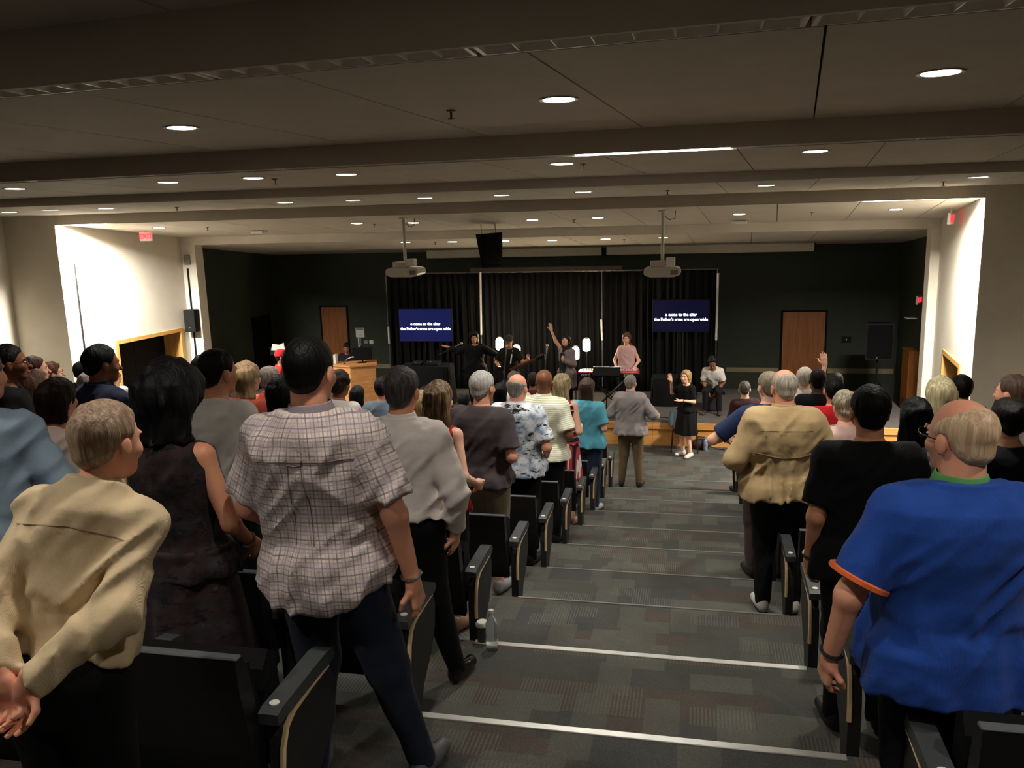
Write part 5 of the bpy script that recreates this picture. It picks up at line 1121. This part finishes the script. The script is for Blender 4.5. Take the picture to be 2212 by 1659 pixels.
person('person with dark short hair in dark clothes beside the bright left wall', (174, 772), yr(6), 6, H=1.92, yaw=-.3, skin='dark', res=far, hair=('short', (20,15,14), (36,28,26)), top=(F('jacket_dark', (22,22,28)), 'jacket', .006), sleeve='long', hem=.86, group=CL)
person('man with black hair in navy shirt before the bright left wall', (216, 745), yr(2), 2, yaw=-.35, g=1.08, skin='brown', res=.0125, hp=(-.25, .1, 0), hair=('short', (13,12,13), (26,24,25)), top=(F('shirt_navy', (30,38,66)), 'shirt', .011, .02), sleeve='short', hem=.86, collar=F('shirt_navy', (30,38,66)), group=CL)
person('person in pale grey jacket half hidden behind the man in navy shirt', (184, 790), yr(4), 4, H=1.74, skin='light', res=far, hair=('short', (120,112,104), (160,150,142)), top=(F('jacket_palegrey', (150,146,144)), 'jacket', .006), sleeve='long', hem=.86, group=CL)
person('small blond person beside the left doorway', (247, 795), yr(9), 9, H=1.80, skin='light', res=vfar, hair=('short', (150,104,58), (196,150,96)), top=(F('top_cream', (206,186,166)), 'top', .005), sleeve='short', hem=.86, group=CL)
person('bald man with thin hair before the dark left doorway', (350, 779), yr(3), 3, yaw=-.2, g=1.05, skin='brown', res=.0135, hp=(-.2, .05, 0), hair=('bald', (40,32,28), (60,50,46)), top=(F('shirt_char', (46,46,50)), 'shirt', .008), sleeve='short', hem=.86, group=CL)
person('dark-haired person right of the pale column, behind the man in pale t-shirt', (440, 756), yr(4), 4, H=1.93, skin='brown', res=far, hair=('curly', (14,13,13), (28,26,26)), top=(F('tshirt_char', (60,58,64)), 'tshirt', .006), sleeve='short', hem=.86, group=CL)
# --- right block
blue = F('polo_blue', (36,78,168), c2=(30,68,150))
def care_label(J):
    k = J['k']; MB().box((-.27*k, -.125*k, .86*k), (-.235*k, -.121*k, .91*k)).build('white_tag', M_WHITE, J['root'])
person('heavy balding man in royal blue polo shirt with green collar and orange cuffs', (2083, 862), 2.5, 0, yaw=.12, g=1.30, belly=.04, sh=1.06, skin='ruddy', res=near, hp=(.42, .05, 0), hair=('thin', (196,160,124), (232,206,172)), top=(blue, 'polo_shirt', .009, .022), sleeve='short', hem=.80, collar=F('collar_green', (96,168,98)), cuffc=F('cuff_orange', (236,112,56)), bottom=('jeans', (22,25,38)), arms=(((.12, -.03, -.285), (.15, .035, -.53)), 'low'), hands=(.75, .5), glasses=True, face=True, watch=((0, wb),), shoes=(60, 60, 62), group=CR)
blk = F('tshirt_black', (15,16,22))
person('man with thick black hair in black t-shirt, second row right of the aisle', (1882, 833), yr(1, .48), 1, yaw=.05, g=1.14, sh=1.02, skin='tan', res=.0115, hp=(.05, .05, 0), hair=('short', (9,9,10), (20,20,22)), top=(blk, 'tshirt', .010, .024), sleeve='short', hem=.82, bottom=('pants', (13,13,16)), arms=(((.055, -.04, -.285), (.06, .05, -.53)), 'low'), hands=(.7, .5), watch=((0, wb),), group=CR)
khk = F('shirt_tan', (206,178,132), c2=(190,162,118))
J = person('white-haired man in tan work shirt, fourth row right of the aisle', (1695, 798), yr(3, .5), 3, yaw=.08, g=1.28, sh=1.05, skin='ruddy', res=.0125, hp=(.2, .05, 0), hair=('thin', (150,140,126), (206,196,180)), top=(khk, 'shirt', .014, .026), sleeve='34', hem=.86, collar=khk, bottom=('jeans', (22,24,32)), arms=(((.12, -.04, -.27), (.0, .16, -.40)), ((.12, -.04, -.27), (.0, .16, -.40))), shoes=plain('sneaker_white', (200,198,192), .5), group=CR)
seam(J, [(x, 1.185-.015*math.cos(x*14)) for x in ls(-.2, .2, 30)], M_SEAMT, .006, 'cape_vent'); seam(J, [(x, 1.36) for x in ls(-.17, .17, 20)], M_SEAMT, .0025, 'yoke_seam')
person('woman with long glossy black hair, right of the man in black t-shirt', (1980, 860), yr(2, .45), 2, female=True, yaw=-.1, skin='tan', res=.0125, hp=(0, .08, 0), hair=('long', (9,9,11), (22,23,26), .32), top=(F('top_greywhite', (160,154,150)), 'top', .008), sleeve='short', hem=.86, group=CR)
person('woman with curly grey-blond hair and bare shoulders, left of the man in black t-shirt', (1826, 847), yr(4, .7), 4, female=True, yaw=.25, g=1.05, skin='light', res=.013, hair=('curly', (112,100,80), (190,178,150)), top=(F('top_peach', (226,190,180)), 'top', .006), sleeve='none', hem=.86, arms=(((.10, -.06, -.27), (.02, .12, -.38)), 'low'), shoes=plain('sandal_tan', (150,112,80), .6), spread=.05, group=CR)
nav = F('polo_navy', (34,48,84))
person('man in navy short-sleeved shirt with elbow out, left of the man in tan', (1662, 803), yr(4, .45), 4, yaw=.15, g=1.15, sh=1.06, skin='light', res=.015, hp=(.25, .05, 0), hair=('short', (116,104,88), (160,146,126)), top=(nav, 'polo_shirt', .008), sleeve='short', hem=.84, bottom=('pants', (70,56,52)), arms=(((.26, .02, -.22), (.12, .22, -.26)), 'low'), shoes=(40, 30, 28), group=CR)
person('white-haired man in white shirt, right block near the wooden door', (1739, 794), yr(7), 7, yaw=-.1, skin='light', res=far, hp=(-.1, 0, 0), hair=('short', (190,178,160), (230,222,208)), top=(F('shirt_white', (226,220,212)), 'shirt', .006), sleeve='short', hem=.86, collar=F('shirt_white', (226,220,212)), group=CR)
person('man with short black hair in black shirt, left of the man in red', (1768, 797), yr(6, .25), 6, yaw=-.1, skin='dark', res=far, hair=('buzz', (10,9,9), (20,18,18)), top=(F('shirt_black', (14,14,17)), 'shirt', .006), sleeve='short', hem=.86, group=CR)
redt = F('tshirt_crimson', (198,28,40))
def badge(J):   # arched print on the back
    k, hip = J['k'], J['hip']; r = J['root']; w = plain('print_white', (226,216,210), .6); y = -.158*k
    n = 12; pts = [((.105*math.cos(t))*k, y-.004*k, (1.30+.035*math.sin(t))*k) for t in np.linspace(math.pi*.95, math.pi*.05, n)]
    MB().tube(pts, .0035*k, 5).build('back_print', w, r); MB().tube([(-.10*k, y, 1.29*k), (-.075*k, y, 1.15*k), (.075*k, y, 1.15*k), (.10*k, y, 1.29*k)], .003*k, 5).build('back_print', w, r); MB().lathe([(.03*k, -.002*k), (.03*k, .002*k)], 14, (-.05*k, y, 1.265*k), 'y', 1.0, .7).build('back_print', w, r)
    text_mesh('back_print', 'PIT', .075*k, w, r, (0.01*k, y-.006*k, 1.195*k), (math.pi/2, 0, 0), .001, 'CENTER', .001)
person('man in bright red t-shirt with white badge print on the back, right block', (1802, 816), yr(5), 5, yaw=.05, g=1.02, skin='tan', res=.014, hair=('short', (12,11,12), (26,24,24)), top=(redt, 'tshirt', .005, .02), sleeve='short', hem=.86, extra=badge, group=CR)
person('person raising an open hand above the crowd, right block before the wooden door', (1806, 812), yr(8), 8, H=1.9, yaw=.1, skin='light', res=far, hair=('short', (30,24,22)), top=(F('top_navy', (26,30,44)), 'tshirt', .006), sleeve='short', hem=.86, arms=(((.02, .03, .20), (-.02, .05, .43)), 'low'), hands=(.12, .5), handdir=((-.12, 0, 1), None), palm=((.0, 1, 0), None), group=CR)
person('man with short greying hair and dark maroon shirt by the stage end, right block', (1609, 820), yr(9), 9, H=1.76, yaw=.3, skin='light', res=far, hp=(-.3, .1, 0), hair=('short', (62,54,48), (110,100,92)), top=(F('shirt_dkmaroon', (54,26,30)), 'shirt', .006), sleeve='short', hem=.86, group=CR)
person('woman with long pale blond hair and white top beside the bright right wall', (2034, 815), yr(3, .45), 3, H=1.75, female=True, yaw=.1, skin='light', res=.0135, hair=('long', (170,156,112), (226,216,178), .24), top=(F('top_white2', (224,220,216)), 'top', .007), sleeve='short', hem=.86, group=CR)
person('person with short dark brown hair right of the blond woman', (2080, 810), yr(5), 5, skin='tan', res=far, hair=('short', (22,14,13), (38,26,24)), top=(F('top_navy', (26,30,44)), 'tshirt', .006), sleeve='short', hem=.86, group=CR)
person('man with cropped brown hair and white collar in profile at the right edge', (2196, 793), yr(3), 3, H=1.78, yaw=.55, skin='ruddy', res=.0135, hp=(.2, 0, 0), hair=('short', (62,44,34), (100,76,60)), top=(F('shirt_white', (226,220,212)), 'shirt', .008), sleeve='short', hem=.86, collar=F('shirt_white', (226,220,212)), face=True, group=CR)
person('person with curly dark hair in dark navy top at the right edge', (2186, 864), yr(2), 2, female=True, yaw=.1, g=1.05, skin='tan', res=.0125, hair=('curly', (24,18,18), (50,38,34)), top=(F('top_dknavy', (18,20,34)), 'top', .009), sleeve='34', hem=.84, arms=('front', 'front'), watch=((0, wsil), (1, wsil)), group=CR)
# --- the signer and the band
ST = 'band and helpers at the stage'
J = person('woman in black dress signing with one hand raised, before the stage', (1484, 800), 15.68, 10, yaw=math.pi*.74, g=1.0, female=True, skin='light', res=.014, hp=(.35, -.1, -.1), hair=('bob', (150,112,74), (204,164,112), .12), top=(F('dress_black', (14,14,19)), 'dress_top', .007), sleeve='short', hem=.94, bottom=('skirt', F('dress_black', (14,14,19)), .48, .07), arms=(((.08, .02, -.25), (.02, .27, -.2)), ((.14, .13, -.14), (.10, .20, .12))), hands=(.1, .25), handdir=((.1, 1, .05), (.0, .3, 1)), palm=((0, 0, 1), (-1, .3, 0)), shoes=plain('shoe_cream', (216,206,196), .5), face=True, watch=((0, wb),), group=ST)
J = person('long-haired woman in black with arms spread wide at a microphone, left on the stage', (1023, 718), 17.5, 0, z0=ZS, yaw=math.pi+.1, g=1.1, female=True, skin='tan', res=.014, hp=(.25, 0, 0), hair=('long', (24,16,14), (48,34,28), .38, .02), top=(F('top_stage_black', (22,20,22)), 'top', .014, .04), sleeve='long', hem=.72, bottom=('pants', (14,14,16)), arms=(((.21, .04, -.12), (.40, .08, -.20)), ((.22, .06, -.10), (.43, .14, .02))), hands=(.1, .1), handdir=((.0, .1, -.3), (1, .3, .3)), palm=((0, 1, 0), (0, .3, 1)), face=True, group=ST)
def suspend(J):
    pass
J = person('guitarist in flat cap and dark t-shirt playing on the stage', (1099, 726), 17.0, 0, z0=ZS, yaw=math.pi, g=1.05, skin='tan', res=.014, hp=(-.1, .12, 0), hair=('short', (20,16,14)), top=(F('tshirt_stage', (28,26,24)), 'tshirt', .008), sleeve='short', hem=.88, bottom=('jeans', (70,74,80)), arms=(((.16, .10, -.24), (.33, .26, -.16)), ((.15, .0, -.26), (.02, .22, -.36))), hands=(.9, .6), handdir=((.3, .3, .6), (-1, .3, -.1)), palm=((-1, 0, 0), (0, -1, 0)), face=True, group=ST)
cap_on(J, F('cap_grey', (58,54,50)))
MB().tube([tuple(np.array(p)*J['k']) for p in ((-.09, -.02, 1.47), (-.085, .07, 1.43), (-.07, .155, 1.25), (-.04, .17, 1.05))], .016*J['k'], 6).build('guitar_strap', M_WHITE, J['root'], True)
gt = empty('electric_guitar', (J['root'].location.x, J['root'].location.y-.24, ZS+1.0*J['k'])); gt.rotation_euler = (0, math.radians(-22), 0); tag(gt, 'dark electric guitar held by the man in the flat cap', 'guitar')
MB().prism([(-.26, -.1), (-.12, -.17), (0, -.12), (.1, -.15), (.15, -.05), (.06, 0), (.16, .1), (.06, .13), (-.04, .09), (-.14, .15), (-.26, .1), (-.3, 0)], -.025, .025, 'y').build('body', plain('guitar_black', (24,20,20), .2), gt); MB().box((.06, -.03, -.028), (.66, -.012, .028), .004).build('neck', wood_mat('guitar_neck', (60,36,24), (86,54,36)), gt); MB().prism([(.66, -.03), (.84, -.05), (.86, .03), (.66, .03)], -.03, -.014, 'y').build('headstock', M_BLACKM, gt); MB().box((-.1, -.035, -.035), (-.06, -.026, .035)).build('bridge', M_CHROME, gt)
for i in range(4): MB().lathe([(.008, 0), (.008, .03)], 8, (.70+i*.04, -.022, .03)).build('tuning_peg', M_CHROME, gt, True)
J = person('singer in long grey cardigan, one arm raised high, centre of the stage', (1224, 726), 17.05, 0, z0=ZS, yaw=math.pi*.80, g=1.0, female=True, skin='light', res=.014, hp=(.45, -.45, 0), hair=('wavy', (34,22,18), (74,50,40), .26), top=(F('cardigan_grey', (128,116,116)), 'cardigan', .011, .024), sleeve='long', hem=.60, bottom=('pants', (22,24,30)), arms=(((.10, .04, -.27), (-.06, .22, -.18)), ((.13, .08, .20), (.18, .16, .45))), hands=(.6, .1), handdir=((-.5, .6, .5), (.1, .1, 1)), palm=((0, -1, 0), (-.3, 1, 0)), face=True, group=ST)
MB().prism([(-.075, .75), (.075, .75), (.085, 1.1), (.06, 1.38), (-.06, 1.38), (-.085, 1.1)], .10, .152, 'y').xform(Matrix.Scale(J['k'], 4)).build('inner_dress', F('inner_charcoal', (44,46,50)), J['root'])
J = person('woman with long wavy brown hair in pale pink sleeveless top behind the keyboards', (1353, 719), 17.28, 0, z0=ZS, yaw=math.pi-.1, g=1.12, female=True, skin='light', res=.014, hp=(.15, .05, 0), hair=('wavy', (66,38,28), (116,72,52), .27), top=(F('top_stage_pink', (216,178,176)), 'top', .008, .024), sleeve='none', hem=.86, arms=(((.11, .0, -.27), (.05, .24, -.38)), ((.11, .0, -.27), (.03, .24, -.38))), hands=(.5, .5), palm=((0, 0, -1), (0, 0, -1)), face=True, group=ST)
cj = atZ(1540, 905, ZS); o = empty('box_drum', (cj[0]+.02, 17.55, ZS)); tag(o, 'dark box drum the seated boy sits on', 'drum'); MB().box((-.17, -.16, .02), (.17, .16, .48), .012).build('shell', plain('cajon_dark', (34,28,26), .5), o); MB().lathe([(.055, -.004), (.055, .004)], 18, (0, .165, .28), 'y').build('sound_hole', M_BLACK, o, True)
for sx in (-1, 1):
    for sy in (-1, 1): MB().lathe([(.02, 0), (.018, .022)], 10, (sx*.12, sy*.11, 0)).build('foot', M_BLACKM, o, True)
person('boy with curly dark hair in white t-shirt sitting bent over on a box drum', None, None, 0, z0=ZS, H=1.62, xy=(cj[0]+.02, 17.5), yaw=math.pi-.1, lean=.62, g=.92, skin='brown', res=.014, hp=(0, .5, 0), hair=('curly', (13,11,11), (26,23,22), .3, .02), top=(F('tshirt_boy_white', (206,200,190)), 'tshirt', .008), sleeve='short', hem=.88, bottom=('jeans', (26,26,30)), arms=(((.08, .10, -.25), (-.08, .30, -.38)), ((.08, .10, -.25), (-.06, .30, -.40))), legs='sit', shoes=(60, 44, 40), face=True, group=ST)
o = empty('stool', (atY(748, 790, 18.45)[0], 18.47, ZS)); tag(o, 'black stool behind the lectern', 'stool'); MB().lathe([(.16, .41), (.17, .43), (.16, .45)], 18).build('seat', M_BLACKM, o, True)
for t in (.8, 2.37, 3.94, 5.5): MB().tube([(.1*math.cos(t), .1*math.sin(t), .41), (.2*math.cos(t), .2*math.sin(t), .01)], .012, 6).build('leg', M_DARKMETAL, o, True)
person('person with dark curly hair seated behind the lectern computer', (748, 742), 18.45, 0, z0=ZS, yaw=math.pi+.3, skin='brown', res=.017, hp=(0, .25, 0), hair=('curly', (14,12,12), (30,26,25)), top=(F('top_operator', (40,38,42)), 'top', .006), sleeve='short', legs='sit', face=True, group=ST)
